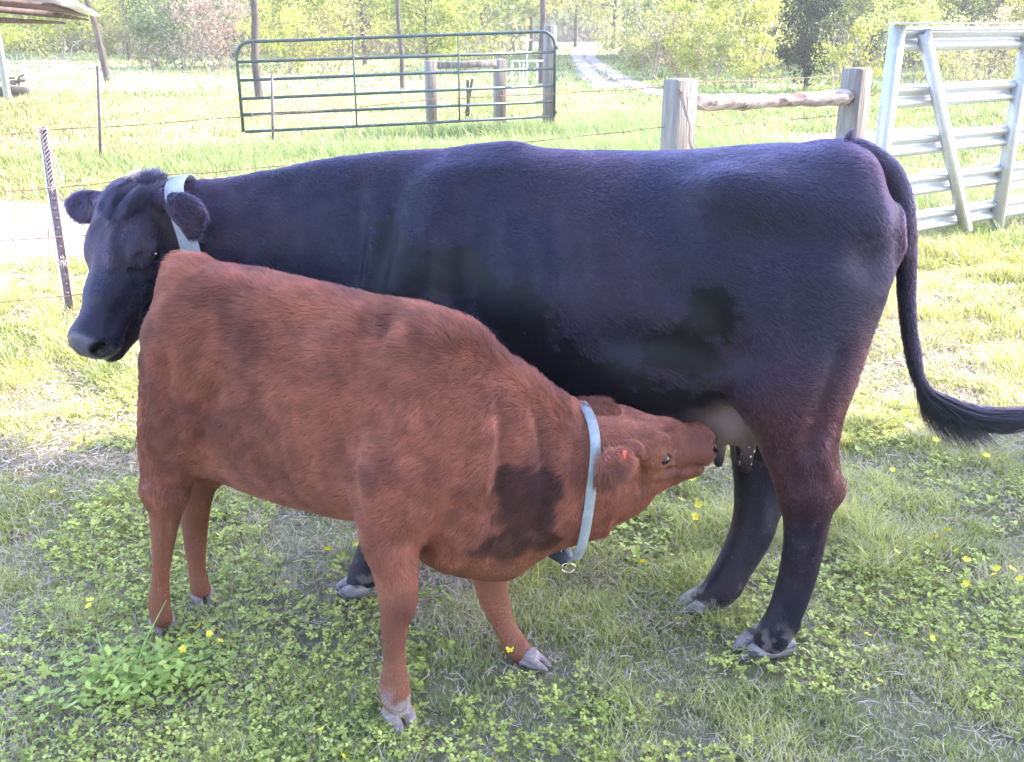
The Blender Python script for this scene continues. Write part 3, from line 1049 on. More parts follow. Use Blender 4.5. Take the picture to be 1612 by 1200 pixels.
relief(cf, [
    ('b', [(1145, 300)], (.09, .06, .06), .008),
    ('b', [(1080, 345)], (.13, .07, .09), -.010),
    ('c', [(1145, 300), (1230, 300), (1330, 320), (1392, 360)], .06, .006),
    ('b', [(1240, 380)], (.13, .08, .06), -.014),
    ('b', [(1370, 410)], (.06, .05, .05), -.018),
    ('b', [(1385, 345)], (.05, .05, .045), .014),
    ('c', [(1160, 560), (1120, 500), (1060, 450)], .05, -.014),
    ('c', [(1195, 640), (1210, 560), (1218, 480)], .05, .012),
    ('c', [(1120, 560), (1060, 540), (980, 540)], .05, -.012),
    ('b', [(830, 330)], (.10, .06, .08), -.012),
    ('c', [(700, 280), (665, 380), (640, 470)], .06, .006),
    ('c', [(740, 300), (720, 400), (720, 500)], .04, -.007),
    ('c', [(625, 300), (610, 380), (590, 460)], .035, -.012),
    ('c', [(560, 300), (570, 380), (560, 440)], .03, -.010),
    ('b', [(590, 380)], (.05, .05, .07), .010),
    ('c', [(670, 360), (675, 420), (672, 470)], .016, .006),
    ('c', [(800, 350), (810, 430), (800, 500)], .03, .006),
    ('c', [(870, 350), (885, 430), (880, 520)], .03, -.006),
    ('c', [(930, 350), (945, 430), (940, 540)], .03, .006),
    ('c', [(985, 340), (1000, 430), (1000, 540)], .03, -.005),
    ('b', [(930, 480)], (.16, .08, .10), .016),
    ('b', [(790, 262)], (.09, .06, .03), .010),
    ('c', [(450, 300), (460, 380), (440, 440)], .035, -.008),
    ('c', [(380, 300), (385, 380), (375, 430)], .03, -.006),
    ('c', [(1240, 720), (1262, 780), (1262, 850)], .022, -.006),
    ('b', [(1262, 790)], (.03, .03, .05), .006),
    ('c', [(1290, 700), (1306, 750)], .02, .006),
    ('c', [(1240, 880), (1225, 950)], .014, -.004),
    ('c', [(1285, 830), (1262, 920)], .014, -.004),
    ('b', [(1230, 640)], (.09, .06, .10), .010),
    ('c', [(1320, 560), (1290, 650), (1275, 700)], .03, -.009),
    ('c', [(186, 330), (178, 400), (165, 470)], .025, .004),
    ('b', [(180, 370)], (.03, .03, .03), -.004),
    ('c', [(205, 400), (222, 390), (240, 391), (252, 402)], .009, .0045),
    ('c', [(212, 414), (228, 417), (246, 410)], .008, .0035),
    ('c', [(206, 424), (226, 428), (248, 420)], .008, -.003),
    ('c', [(178, 415), (176, 375), (192, 345), (222, 340)], .016, .004),
    ('c', [(196, 410), (196, 385), (210, 365)], .016, -.0035),
    ('c', [(215, 450), (190, 490), (172, 520)], .018, -.004),
    ('c', [(232, 445), (210, 500), (190, 530)], .016, .003),
    ('c', [(240, 330), (262, 372), (258, 420)], .02, -.006),
], 1.5)
cV, cQ = cf.mesh()


def skin4(c, m, padcol, F=None, V=None):
    c = c * (1 - m[:, None]) + np.asarray(padcol) * m[:, None]
    if F is not None:
        for q in (-1, 1):
            d = np.linalg.norm((V - hp(F, .955, q * .09, -.085)) / (F['L'] * .036), axis=1)
            w = sstep(1.6, 1.1, d)[:, None]; c = c * (1 - w) + np.array([.006, .004, .004]) * w
    return np.concatenate([c, 1 - m[:, None]], 1)


def cow_col(P, N):
    n = fbm(P, 4, 3, 2)[:, None]
    base = np.array([0.0105, 0.0080, 0.0205]) * (0.75 + 0.6 * n)
    brown = np.array([0.085, 0.020, 0.013])
    # brown tinge on the back of the thighs, hocks and over the withers
    u = P[:, 0]; z = P[:, 2]
    b1 = sstep(0.74, 0.90, u) * sstep(0.985, 0.945, u) * sstep(1.02, 0.7, z) * sstep(0.2, 0.42, z) * 0.9
    b2 = sstep(0.50, 0.62, fbm(P, 3.1, 2, 8)) * 0.10
    b3 = sstep(0.25, 0.1, np.linalg.norm((P - W(1240, 720, 2.2)) * [1, .6, 1], axis=1)) * 0.35
    b = np.clip(b1 + b2 + b3, 0, 1)[:, None]
    c = base * (1 - b) + brown * b
    # udder skin greyer
    ud = np.exp(-(np.sum(((P - W(1118, 655, 2.42)) / [.15, .17, .105])**2, 1))**2)[:, None]
    c = c * (1 - ud) + np.array([0.27, 0.185, 0.18]) * ud * (0.7 + 0.6 * n)
    # dung smears on the lower legs
    s = sstep(0.56, 0.64, fbm(P, 38, 2, 11)) * sstep(0.16, 0.05, z) * 0.5
    c = c * (1 - s[:, None]) + np.array([0.22, 0.19, 0.18]) * s[:, None]
    return c


def wet(P):
    """wet, darker licked patches on the side"""
    def blob(px, py, rx, rz):
        q = W(px, py, 2.35)
        x = (P[:, 0] - q[0] + (P[:, 1] - 2.35) * -0.0) / rx; z = (P[:, 2] - q[2]) / rz
        return 1 - np.sqrt(x * x + z * z)
    m = np.maximum.reduce([blob(700, 448, .11, .07), blob(800, 490, .14, .07), blob(600, 450, .07, .12), blob(1105, 470, .065, .08), blob(1065, 530, .10, .09),
                           blob(900, 590, .22, .08), blob(980, 610, .25, .06), blob(830, 580, .2, .10)])
    m = m + (fbm(P * [1, 1, 1.4], 26, 5, 21) - .5) * 1.5
    return sstep(0.0, 0.22, m) * sstep(2.75, 2.6, P[:, 1])


cw = cow_col(cV, None)
wt = wet(cV)[:, None]
cw = cw * (1 - 0.88 * wt * [1, 1, .95])
cowbody = np_mesh("body", cV, cQ, M['cowskin'], cow, smooth=True, col=skin4(cw * 0.8, pad(CH, cV), (0.075, 0.07, 0.095), CH, cV))


def cow_flow(P, N):
    f = np.tile(np.array([0.9, -0.05, -0.55]), (len(P), 1))
    z = P[:, 2]; x = P[:, 0]
    leg = sstep(0.75, 0.55, z)[:, None]
    f = f * (1 - leg) + np.array([0.1, 0, -1.0]) * leg
    head = sstep(-0.86, -0.95, x)[:, None] * sstep(1.35, 1.2, z)[:, None]
    f = f * (1 - head) + (CH['a'] * 1.0) * head
    tl = sstep(0.92, 1.0, x)[:, None]
    f = f * (1 - tl) + np.array([0.1, 0, -1.0]) * tl
    return f


def d_seg(P, a, b):
    ab = b - a; t = np.clip((P - a) @ ab / (ab @ ab), 0, 1)
    return np.linalg.norm(P - a - t[:, None] * ab, axis=1)


MUZ = hp(CH, 0.97, 0, -0.12)


def cow_len(P, N):
    ln = np.full(len(P), 0.015)
    ln = ln * (1 - .5 * sstep(.70, .35, P[:, 2]))
    ln = np.where(P[:, 2] < 0.035, 0.0, ln)
    dn = np.linalg.norm(P - MUZ, axis=1)
    ln = np.where(dn < 0.15, 0.008, ln)
    ln = ln * (1 - pad(CH, P))
    hd = (P[:, 0] < -0.9) & (dn >= 0.15)
    ln = np.where(hd, 0.010, ln)
    e1 = np.linalg.norm(P - W(120, 325, 2.82), axis=1); e2 = np.linalg.norm(P - W(298, 345, 2.57), axis=1)
    ln = np.where((e1 < 0.07) | (e2 < 0.08), 0.017, ln)
    for q in (-1, 1):
        de = np.linalg.norm(P - hp(CH, .375, q * .205, -.14), axis=1); ln = np.where(de < .040, .005, ln); ln = np.where(de < .018, 0.0, ln)
    ud = np.sum(((P - W(1125, 680, 2.42)) / [.15, .18, .125])**2, 1)
    ln = np.where(ud < 1, 0.0035, ln)
    ln = ln * (1 - .55 * wet(P))
    return ln


vis = lambda P, N: np.where(N[:, 1] > 0.35, 0.25, 1.0)
vis_cow = lambda P, N: vis(P, N) * np.where(P[:, 0] < -0.87, 2.6, 1.0) * np.where(P[:, 2] < 0.55, 1.7, 1.0)
def cow_hair_col(P, N):
    c = cow_col(P, N) * 1.1
    return c * (1 - 0.90 * wet(P)[:, None] * [1, 1, .95])
fur(cf, cV, cQ, 400000, cow_flow, cow_len, lambda P, N: np.full(len(P), 0.24), 0.00048, cow_hair_col, M['cowhair'], cow, "coat", 0.25, vis_cow)

# eyes, muzzle pad, hooves
def eyeball(F, q, parent, r=0.036, off=(0.375, 0.195, -0.14)):
    mb = MB()
    c = hp(F, off[0], q * off[1], off[2]); rr = r * F['L']
    th = np.linspace(0, math.pi, 13)
    mb.tube([c + F['s'] * rr * math.cos(t) for t in th], [max(rr * math.sin(t), 1e-4) for t in th], 20)
    return mb.build("eye", M['eye'], parent, smooth=True)


eyeball(CH, 1, cow, .040, (0.375, 0.192, -0.13)); eyeball(CH, -1, cow, .040, (0.375, 0.192, -0.13))


hoof("hoof", G(1202, 1024), (-1, -0.25, 0), 0.155, 0.115, 0.085, M['hoof'], cow)
hoof("hoof", G(1106, 960), (-1, -0.25, 0), 0.155, 0.11, 0.08, M['hoof'], cow)
hoof("hoof", G(560, 934), (-1, -0.25, 0), 0.12, 0.10, 0.065, M['hoof'], cow)
hoof("hoof", G(618, 888), (-1, -0.1, 0), 0.14, 0.12, 0.07, M['hoof'], cow)

# forelock
def tuft(name, root_c, root_r, n, dirs, length, rad, col, mat, parent, droop=0.5, fd=None, wav=0.3):
    u = rng.normal(0, 1, (n, 3)); u = unit(u) * (rng.random((n, 1))**0.4)
    P = np.asarray(root_c) + u * np.asarray(root_r)
    if fd is not None:
        for _ in range(3): P = P - np.clip(fd.sample(P), -.03, .03)[:, None] * unit(fd.grad(P))
    d = np.asarray(dirs, float)
    if d.ndim == 1: d = np.tile(d, (n, 1))
    nz = np.stack([noise(P, 40, 1), noise(P, 40, 2), noise(P, 40, 3)], 1) - 0.5
    d = unit(unit(d) + nz * wav * 2 + rng.normal(0, 0.12, P.shape))
    ln = (length * (0.5 + 0.7 * rng.random(n)))[:, None]
    if fd is not None: d = unit(d + unit(fd.grad(P)) * 0.35)
    p1 = P + d * ln * 0.35
    d2 = unit(d + [0, 0, -droop * 0.6]); p2 = p1 + d2 * ln * 0.35
    d3 = unit(d2 + [0, 0, -droop * 0.7]); p3 = p2 + d3 * ln * 0.35
    if fd is not None:
        for p in (p1, p2, p3):
            v = fd.sample(p); m = v < 0.004
            g = unit(fd.grad(p)); p[m] += g[m] * (0.006 - v[m])[:, None]
    c = np.asarray(col) * (0.6 + 0.8 * rng.random((n, 1)))
    return add_hair(name, P, p1, p2, p3, rad, c, mat, parent)


dcol = np.array([0.006, 0.005, 0.010])
tuft("forelock", W(212, 292, 2.68), (.085, .06, .03), 7000, CH['a'] * 1.0 + CH['n'] * 0.3, 0.080, 0.0006, dcol * 1.3, M['cowhair'], cow, 0.5, cf, 0.5)
tuft("forelock", W(232, 285, 2.68), (.05, .05, .02), 900, (0.1, 0.0, 1.0), 0.022, 0.0006, dcol * 2, M['cowhair'], cow, 0.4, cf, 0.5)
tuft("forelock", W(205, 272, 2.68), (.035, .03, .01), 350, (-0.1, 0.0, 1.0), 0.024, 0.0005, (0.20, 0.12, 0.08), M['cowhair'], cow, 0.4, cf, 0.5)

# switch of the tail, swinging out to the right
sw = [W(1440, 575, 2.45), W(1462, 622, 2.44), W(1512, 652, 2.43), W(1570, 662, 2.43), W(1650, 655, 2.43), W(1740, 640, 2.43)]
sw = np.array(sw)
ns = 7000
u0 = rng.random(ns)**1.1 * 3.2
def swp(t, P=sw):
    t = np.clip(t, 0, len(P) - 1.001); i = t.astype(int); f = (t - i)[:, None]
    p0 = P[np.maximum(i - 1, 0)]; p1 = P[i]; p2 = P[i + 1]; p3 = P[np.minimum(i + 2, len(P) - 1)]
    return 0.5 * (2 * p1 + (p2 - p0) * f + (2 * p0 - 5 * p1 + 4 * p2 - p3) * f**2 + (3 * p1 - p0 - 3 * p2 + p3) * f**3)
off = unit(rng.normal(0, 1, (ns, 3))) * (rng.random((ns, 1))**0.5)
lock = rng.integers(0, 26, ns); lo_ = unit(rng.normal(0, 1, (26, 3)))[lock]
off = off * 0.35 + lo_ * 0.75
def rad_at(t): return 0.010 + 0.026 * sstep(0.2, 2.0, t) - 0.014 * sstep(3, 5, t)
ln_t = 0.8 + 0.9 * rng.random(ns)
pp = []
stray = (rng.random(ns) < 0.22)[:, None]
for k, f in enumerate((0, .33, .66, 1.0)):
    t = u0 + ln_t * f
    p = swp(t) + off * rad_at(t)[:, None] * (1 - 0.35 * f * (1 - stray)) + np.array([0, 0, -1.0]) * (f**2 * 0.07) * stray * (u0 < 2)[:, None]
    pp.append(p)
add_hair("tail_switch", *pp, 0.0007, np.tile(dcol, (ns, 1)) * (0.6 + 0.9 * rng.random((ns, 1))), M['cowhair'], cow)
tuft("tail_head_hair", W(1335, 226, 2.47), (.014, .008, .003), 70, (0.3, 0, 1.0), 0.026, 0.0006, dcol, M['cowhair'], cow, 0.2, cf, 0.3)

ring, _ = strap_ring(cf, W(306, 350, 2.735), (1.0, 0.12, 0.16), 0.050, 0.0005, "collar", M['strap'], cow)

# drops of milk foam on the near teat
tt = np.linspace(0, math.pi, 7)
for k in range(22):
    q = on_skin(cf, 1160 + rng.random() * 36, 702 + rng.random() * 34, 2.2, 2.6)
    if q is None or q[1] > 2.5: continue
    r = 0.0015 + 0.003 * rng.random()**2
    mb = MB(); st = 1 + rng.random()
    mb.tube([q + np.array([0, 0, 1]) * r * math.cos(t) * st for t in tt], [max(r * math.sin(t), 1e-4) for t in tt], 8)
    mb.build("milk_drop", M['milk'], cow, smooth=True)

# ================================================================== the calf
CALP = np.array([-0.5, 2.25, 0.0])
calf = empty("calf", CALP)
tag(calf, "reddish brown calf with a pale green collar reaching under the cow to suckle", "calf")
kf = Field((-1.12, 1.78, -0.01), (0.56, 2.72, 1.16), 0.0062)
calf_st = [
    station(247, 530, 640, 2.47, .050, 2.0, .0),
    station(268, 452, 700, 2.46, .110, 2.1, .10),
    station(300, 416, 728, 2.44, .150, 2.2, .10),
    station(350, 424, 750, 2.41, .178, 2.2, .06),
    station(430, 438, 774, 2.37, .205, 2.2, .10),
    station(520, 459, 794, 2.31, .215, 2.2, .12),
    station(600, 478, 812, 2.25, .205, 2.2, .16),
    station(680, 492, 862, 2.20, .180, 2.2, .18),
    station(740, 526, 897, 2.17, .155, 2.1, .12),
    station(800, 572, 908, 2.15, .125, 2.1, .0),
    station(860, 622, 872, 2.145, .105, 2.0, .0),
    station(910, 668, 850, 2.15, .088, 2.0, .0),
    station(950, 690, 838, 2.165, .070, 2.0, .0),
]
kf.loft(calf_st, 0.02)
# tail head and haunch
kf.chain([WR(310, 440, 2.45, 24), WR(284, 422, 2.47, 13)], 0.04)
kf.chain([WR(290, 420, 2.47, 12), WR(266, 440, 2.53, 10), WR(250, 520, 2.56, 9), WR(243, 600, 2.56, 8), WR(240, 680, 2.56, 7)], 0.02)
KHN = [WR(320, 560, 2.34, 95), WR(290, 650, 2.33, 66), WR(270, 720, 2.34, 44), WR(262, 775, 2.345, 32)]
kf.chain(KHN, 0.05, (0, 1, 0), 0.72)
kf.chain([WR(262, 560, 2.40, 30), WR(250, 660, 2.37, 24), WR(244, 730, 2.36, 12), WR(241, 772, 2.355, 11)], 0.04)
kf.chain([WR(262, 775, 2.345, 31), WR(258, 840, 2.34, 20), WR(253, 905, 2.338, 13.5), WR(251, 948, 2.337, 17), WR(254, 972, 2.335, 17)], 0.025, (0, 1, 0), 0.85)
KHF = [WR(330, 620, 2.56, 70), WR(320, 720, 2.54, 36), WR(309, 780, 2.53, 26), WR(307, 840, 2.52, 19), WR(310, 895, 2.51, 13.5), WR(316, 928, 2.505, 16)]
kf.chain(KHF, 0.04, (0, 1, 0), 0.85)
kf.chain([WR(345, 640, 2.56, 46), WR(345, 740, 2.54, 18)], 0.05)
# near fore: shoulder, elbow, knee, cannon
kf.chain([WR(675, 570, 2.13, 52), WR(690, 690, 2.07, 66), WR(640, 790, 2.04, 60)], 0.07, (0, 1, 0), 0.6)
kf.chain([WR(620, 750, 2.05, 58), WR(614, 835, 2.03, 46), WR(622, 895, 2.01, 36), WR(627, 945, 1.995, 30), WR(622, 985, 1.985, 23), WR(622, 1035, 1.975, 18.5),
          WR(621, 1080, 1.965, 24), WR(624, 1102, 1.96, 22)], 0.035, (0, 1, 0), 0.88)
kf.chain([WR(700, 640, 2.28, 50), WR(740, 780, 2.31, 50), WR(765, 880, 2.29, 32), WR(778, 940, 2.265, 24), WR(795, 985, 2.245, 17), WR(812, 1018, 2.23, 20), WR(824, 1032, 2.22, 17)], 0.04)
# brisket
kf.ell(W(715, 838, 2.16), (.11, .09, .085), 0.07)
kf.ell(W(705, 560, 2.17), (.09, .05, .06), 0.07)
# neck and head
kf.chain([WR(730, 690, 2.16, 120), WR(820, 720, 2.15, 108), WR(900, 748, 2.155, 90), WR(955, 752, 2.18, 76)], 0.06, (0, 1, 0), 0.72)
kpoll = W(930, 646, 2.14); knose = W(1126, 668, 2.30)
KH = head_frame(kpoll, knose, (0.45, -0.88, -0.06), 1.30)
build_head(kf, KH, jaw=1.08, wide=0.95, E=0.10)
kf.ell(W(945, 670, 2.18), (.05, .06, .032), 0.03)
# near ear hangs back over the collar, far ear behind the poll
kf.cone((hp(KH, .12, .10, -.17), .04), (W(996, 714, 2.055), .024), .025)
ear(kf, W(998, 714, 2.045), W(966, 737, 2.00), W(952, 745, 1.985), (0.0, -0.9, 0.3), 0.020, 0.040, 0.030, 0.45)
kf.cone((hp(KH, .10, -.10, -.15), .03), (W(965, 668, 2.26), .02), .02)
ear(kf, W(960, 668, 2.27), W(930, 668, 2.34), W(915, 672, 2.37), (0.2, 0.3, 0.9), 0.018, 0.034, 0.022, 0.45)
kf.ell(W(241, 772, 2.355), (.020, .02, .026), 0.02)
relief(kf, [
    ('b', [(350, 450)], (.06, .05, .05), .012),
    ('b', [(480, 520)], (.10, .06, .08), -.012),
    ('b', [(400, 520)], (.06, .05, .05), .006),
    ('c', [(600, 520), (560, 600), (540, 700)], .045, -.016),
    ('c', [(700, 560), (650, 640), (600, 740)], .05, .012),
    ('c', [(560, 730), (565, 800)], .025, -.012),
    ('c', [(350, 590), (320, 660), (308, 730)], .03, -.014),
    ('c', [(262, 560), (268, 640), (285, 700)], .022, -.012),
    ('c', [(470, 600), (460, 690), (480, 770)], .022, .003),
    ('c', [(420, 590), (410, 680), (430, 760)], .022, -.004),
    ('c', [(380, 590), (372, 660), (385, 730)], .022, .003),
    ('c', [(760, 620), (755, 700), (745, 780)], .03, .004),
    ('c', [(785, 640), (790, 720), (770, 800)], .022, -.006),
    ('c', [(815, 650), (820, 740), (800, 830)], .020, .004),
    ('c', [(845, 650), (858, 740), (842, 830)], .020, -.005),
    ('c', [(880, 680), (885, 760), (870, 830)], .018, .003),
    ('c', [(720, 800), (690, 840), (660, 880)], .03, -.009),
    ('c', [(760, 830), (730, 870), (700, 895)], .025, .010),
    ('b', [(690, 740)], (.06, .05, .06), .012),
    ('b', [(612, 880)], (.03, .03, .05), .005),
    ('b', [(618, 948)], (.024, .024, .030), .008),
    ('c', [(642, 985), (640, 1070)], .010, -.005),
    ('b', [(612, 1082)], (.018, .018, .02), .005),
    ('b', [(238, 775)], (.018, .018, .026), .008),
    ('b', [(250, 790)], (.02, .02, .03), .004),
    ('c', [(262, 820), (258, 930)], .008, -.004),
    ('b', [(298, 785)], (.02, .02, .03), .006),
    ('c', [(1000, 715), (1012, 740), (1008, 770)], .010, -.008),
    ('c', [(1018, 715), (1028, 745), (1020, 775)], .010, .005),
    ('c', [(960, 690), (1010, 695), (1045, 680)], .012, -.004),
], 1.4)
kV, kQ = kf.mesh()
KM = hp(KH, 0.97, 0, -0.12)


def calf_col(P, N):
    n = fbm(P, 5, 3, 4)[:, None]
    base = np.array([0.30, 0.100, 0.060]) * (0.78 + 0.45 * n)
    z = P[:, 2]
    # darker, duller hair in patches along ribs and shoulder
    d = sstep(0.50, 0.64, fbm(P * [1, 1, .8], 8.5, 4, 14))[:, None] * 0.42
    c = base * (1 - d) + np.array([0.10, 0.032, 0.030]) * d
    # wet patch low on the neck
    def blob(px, py, rx, rz):
        q = W(px, py, 2.05)
        return 1 - np.sqrt(((P[:, 0] - q[0]) / rx)**2 + ((P[:, 2] - q[2]) / rz)**2)
    m = np.maximum.reduce([blob(862, 762, .045, .075), blob(812, 755, .042, .06), blob(838, 820, .080, .085), blob(838, 775, .04, .05), blob(790, 850, .085, .05), blob(860, 845, .06, .05)]) + (fbm(P, 34, 3, 5) - .5) * 0.9
    w = sstep(0, .35, m)[:, None] * 0.85 * sstep(2.25, 2.15, P[:, 1])[:, None]
    c = c * (1 - w) + np.array([0.035, 0.012, 0.012]) * w
    # light brown lower legs and rump fringe
    lg = (sstep(0.55, 0.3, z) * 0.35)[:, None]
    c = c * (1 - lg) + np.array([0.33, 0.14, 0.075]) * lg
    kn = np.exp(-(np.linalg.norm((P - W(638, 965, 1.97)) * [1, .7, .7], axis=1) / .03)**2)[:, None] * .6
    c = c * (1 - kn) + np.array([.10, .035, .035]) * kn
    # pale muddy fetlock
    mud = sstep(0.48, 0.6, fbm(P, 30, 3, 6)) * sstep(0.14, 0.08, z) * sstep(2.1, 2.0, P[:, 1]) * 0.85
    c = c * (1 - mud[:, None]) + np.array([0.42, 0.35, 0.34]) * mud[:, None]
    ei = np.exp(-(np.linalg.norm(P - W(968, 741, 1.99), axis=1) / 0.026)**2)[:, None] * 0.75
    c = c * (1 - ei) + np.array([0.07, 0.035, 0.022]) * ei
    # sandy ring near the eye and lip
    e = np.exp(-(np.linalg.norm(P - hp(KH, .47, .2, -.14), axis=1) / 0.06)**2)[:, None] * 0.5
    c = c * (1 - e) + np.array([0.26, 0.10, 0.05]) * e
    return c


calfbody = np_mesh("body", kV, kQ, M['calfskin'], calf, smooth=True, col=skin4(calf_col(kV, None) * 0.55, pad(KH, kV), (0.20, 0.085, 0.085), KH, kV))


def calf_flow(P, N):
    f = np.tile(np.array([-0.85, 0.35, -0.5]), (len(P), 1))
    z = P[:, 2]; x = P[:, 0]
    leg = sstep(0.52, 0.38, z)[:, None]
    f = f * (1 - leg) + np.array([0.0, 0, -1.0]) * leg
    head = sstep(0.12, 0.2, x)[:, None]
    f = f * (1 - head) + (KH['a'] * 0.6 + np.array([-.5, 0, -0.5])) * head
    rear = sstep(-0.86, -0.93, x)[:, None]
    f = f * (1 - rear) + np.array([-0.4, 0.1, -0.9]) * rear
    return f


def calf_len(P, N):
    ln = np.full(len(P), 0.021)
    top = sstep(0.4, 0.9, N[:, 2])
    ln = ln + 0.010 * top
    ln = ln * (1 - .68 * sstep(.50, .36, P[:, 2]))
    ln = np.where(P[:, 2] < 0.03, 0.0, ln)
    hd = P[:, 0] > 0.17
    ln = np.where(hd, 0.011, ln)
    dn = np.linalg.norm(P - KM, axis=1)
    ln = np.where(dn < 0.12, 0.006, ln);
    ln = ln * (1 - pad(KH, P))
    e = np.linalg.norm(P - W(960, 740, 1.99), axis=1)
    ln = np.where(e < 0.055, 0.018, ln)
    ln = np.where((P[:, 0] < -0.93) & (P[:, 2] > 0.4) & (P[:, 1] > 2.47), 0.028, ln)
    for q in (-1, 1):
        de = np.linalg.norm(P - hp(KH, .475, q * .187, -.14), axis=1); ln = np.where(de < .028, .004, ln); ln = np.where(de < .014, 0.0, ln)
    return ln


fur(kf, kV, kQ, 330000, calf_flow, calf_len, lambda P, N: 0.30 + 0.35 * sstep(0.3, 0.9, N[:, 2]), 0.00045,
    lambda P, N: calf_col(P, N) * (1 + sstep(.45, .9, N[:, 2])[:, None] * [.45, .55, .6]), M['calfhair'], calf, "coat", 0.4, vis)  # upward-facing hair lightened: rim highlight painted along the back
eyeball(KH, 1, calf, .027, off=(0.475, 0.187, -0.14)); eyeball(KH, -1, calf, .027, off=(0.475, 0.187, -0.14))
hoof("hoof", G(630, 1140), (0.5, -0.85, 0), 0.095, 0.076, 0.066, M['calfhoof'], calf)
hoof("hoof", G(842, 1048), (0.9, -0.45, 0), 0.082, 0.056, 0.045, M['calfhoof'], calf)
hoof("hoof", G(258, 992), (0.45, -0.85, 0), 0.085, 0.072, 0.065, M['calfhoof'], calf)
hoof("hoof", G(321, 948), (0.5, -0.85, 0), 0.085, 0.070, 0.055, M['calfhoof'], calf)
rc = np.array([0.20, 0.065, 0.04])
tuft("poll_hair", W(945, 655, 2.18), (.05, .05, .015), 2500, (-0.5, 0.1, 0.8), 0.022, 0.0005, rc, M['calfhair'], calf, 0.6, kf, 0.5)
tuft("ear_fringe", W(955, 752, 1.985), (.03, .012, .02), 900, (-0.2, -0.3, -1.0), 0.028, 0.0005, rc * 0.8, M['calfhair'], calf, 0.4, None, 0.5)
tuft("tail_switch", W(237, 650, 2.55), (.018, .018, .07), 2600, (-0.06, 0.0, -1.0), 0.15, 0.0006, rc * 0.6, M['calfhair'], calf, 0.4, None, 0.3)

# tag at the ear
mb = MB(); q = on_skin(kf, 982, 714, 1.85, 2.4)
mb.box(q + np.array([0, -0.010, 0.0]), (0.009, 0.004, 0.022), None, 0.002)
t_ = mb.build("ear_tag", M['redtag'], calf)
# collar with ring
kc = W(908, 755, 2.153)
kax = W(975, 755, 2.19) - W(850, 725, 2.15)
ring2, hoop = strap_ring(kf, kc, kax + np.array([0.0, 0, 0.055]), 0.024, 0.003, "collar", M['strapgreen'], calf, sag=0.03)
low = hoop[np.argmin(hoop[:, 2])]
mb = MB()
a = np.linspace(0, 2 * math.pi, 25)
rcn = low + np.array([-0.002, -0.012, -0.022])
mb.tube([rcn + np.array([math.cos(t) * 0.017, 0.0, math.sin(t) * 0.013]) for t in a], 0.0021, 8, cap=False)
mb.build("collar_ring", M['brass'], ring2, smooth=True)
mb = MB()
mb.bar(low + [-0.045, 0.02, 0.004], low + [-0.003, 0.0, -0.012], 0.030, 0.006, (0, 1, 0), 0.002)
mb.build("strap_end", M['strapnavy'], ring2)

HAZE = 0.0019
# crowns that shade the animals: ground point under the shade, height of the crown's middle, tree height, radius, flattening
SHADE = [(-0.5, 0.55, 7.6, 11.5, 4.7, 27000, 0.50, "tall leafy tree right of the paddock, shading the cow and calf"),
         (2.7, 1.7, 6.4, 9.5, 2.1, 6000, 1.0, "smaller leafy tree added right of the paddock to shade the grass by the gate"),  # unseen tree, added to extend the shade to the right
         (-2.6, 2.0, 6.0, 8.2, 1.5, 4500, 1.0, "slim leafy tree added right of the paddock to shade the cow's head")]  # unseen tree, added to keep sun flecks off the cow's head

# ------------------------------------------------------------------ vegetation helpers
def leaf_quads(c, d, n, ln, wd):
    """one folded leaf per row: c base, d direction, n side direction"""
    t = c + d * ln[:, None]; m = c + d * (ln * 0.45)[:, None]
    return np.stack([c, m + n * (wd * .5)[:, None], t, m - n * (wd * .5)[:, None]], 1).reshape(-1, 3)


def rdir(n):
    return unit(rng.normal(0, 1, (n, 3)))


def limb(mb, p0, p1, r0, r1, seg=6, wob=0.05, n=6):
    t = np.linspace(0, 1, seg)[:, None]
    L = np.linalg.norm(np.asarray(p1) - p0)
    p = np.asarray(p0) * (1 - t) + np.asarray(p1) * t
    w = rng.normal(0, wob * L, (seg, 3)); w[0] = 0; w[-1] = 0; w[:, 2] *= 0.4
    p = p + w * np.sin(t * math.pi)
    mb.tube(p, np.linspace(r0, r1, seg), n, cap=False)
    return p


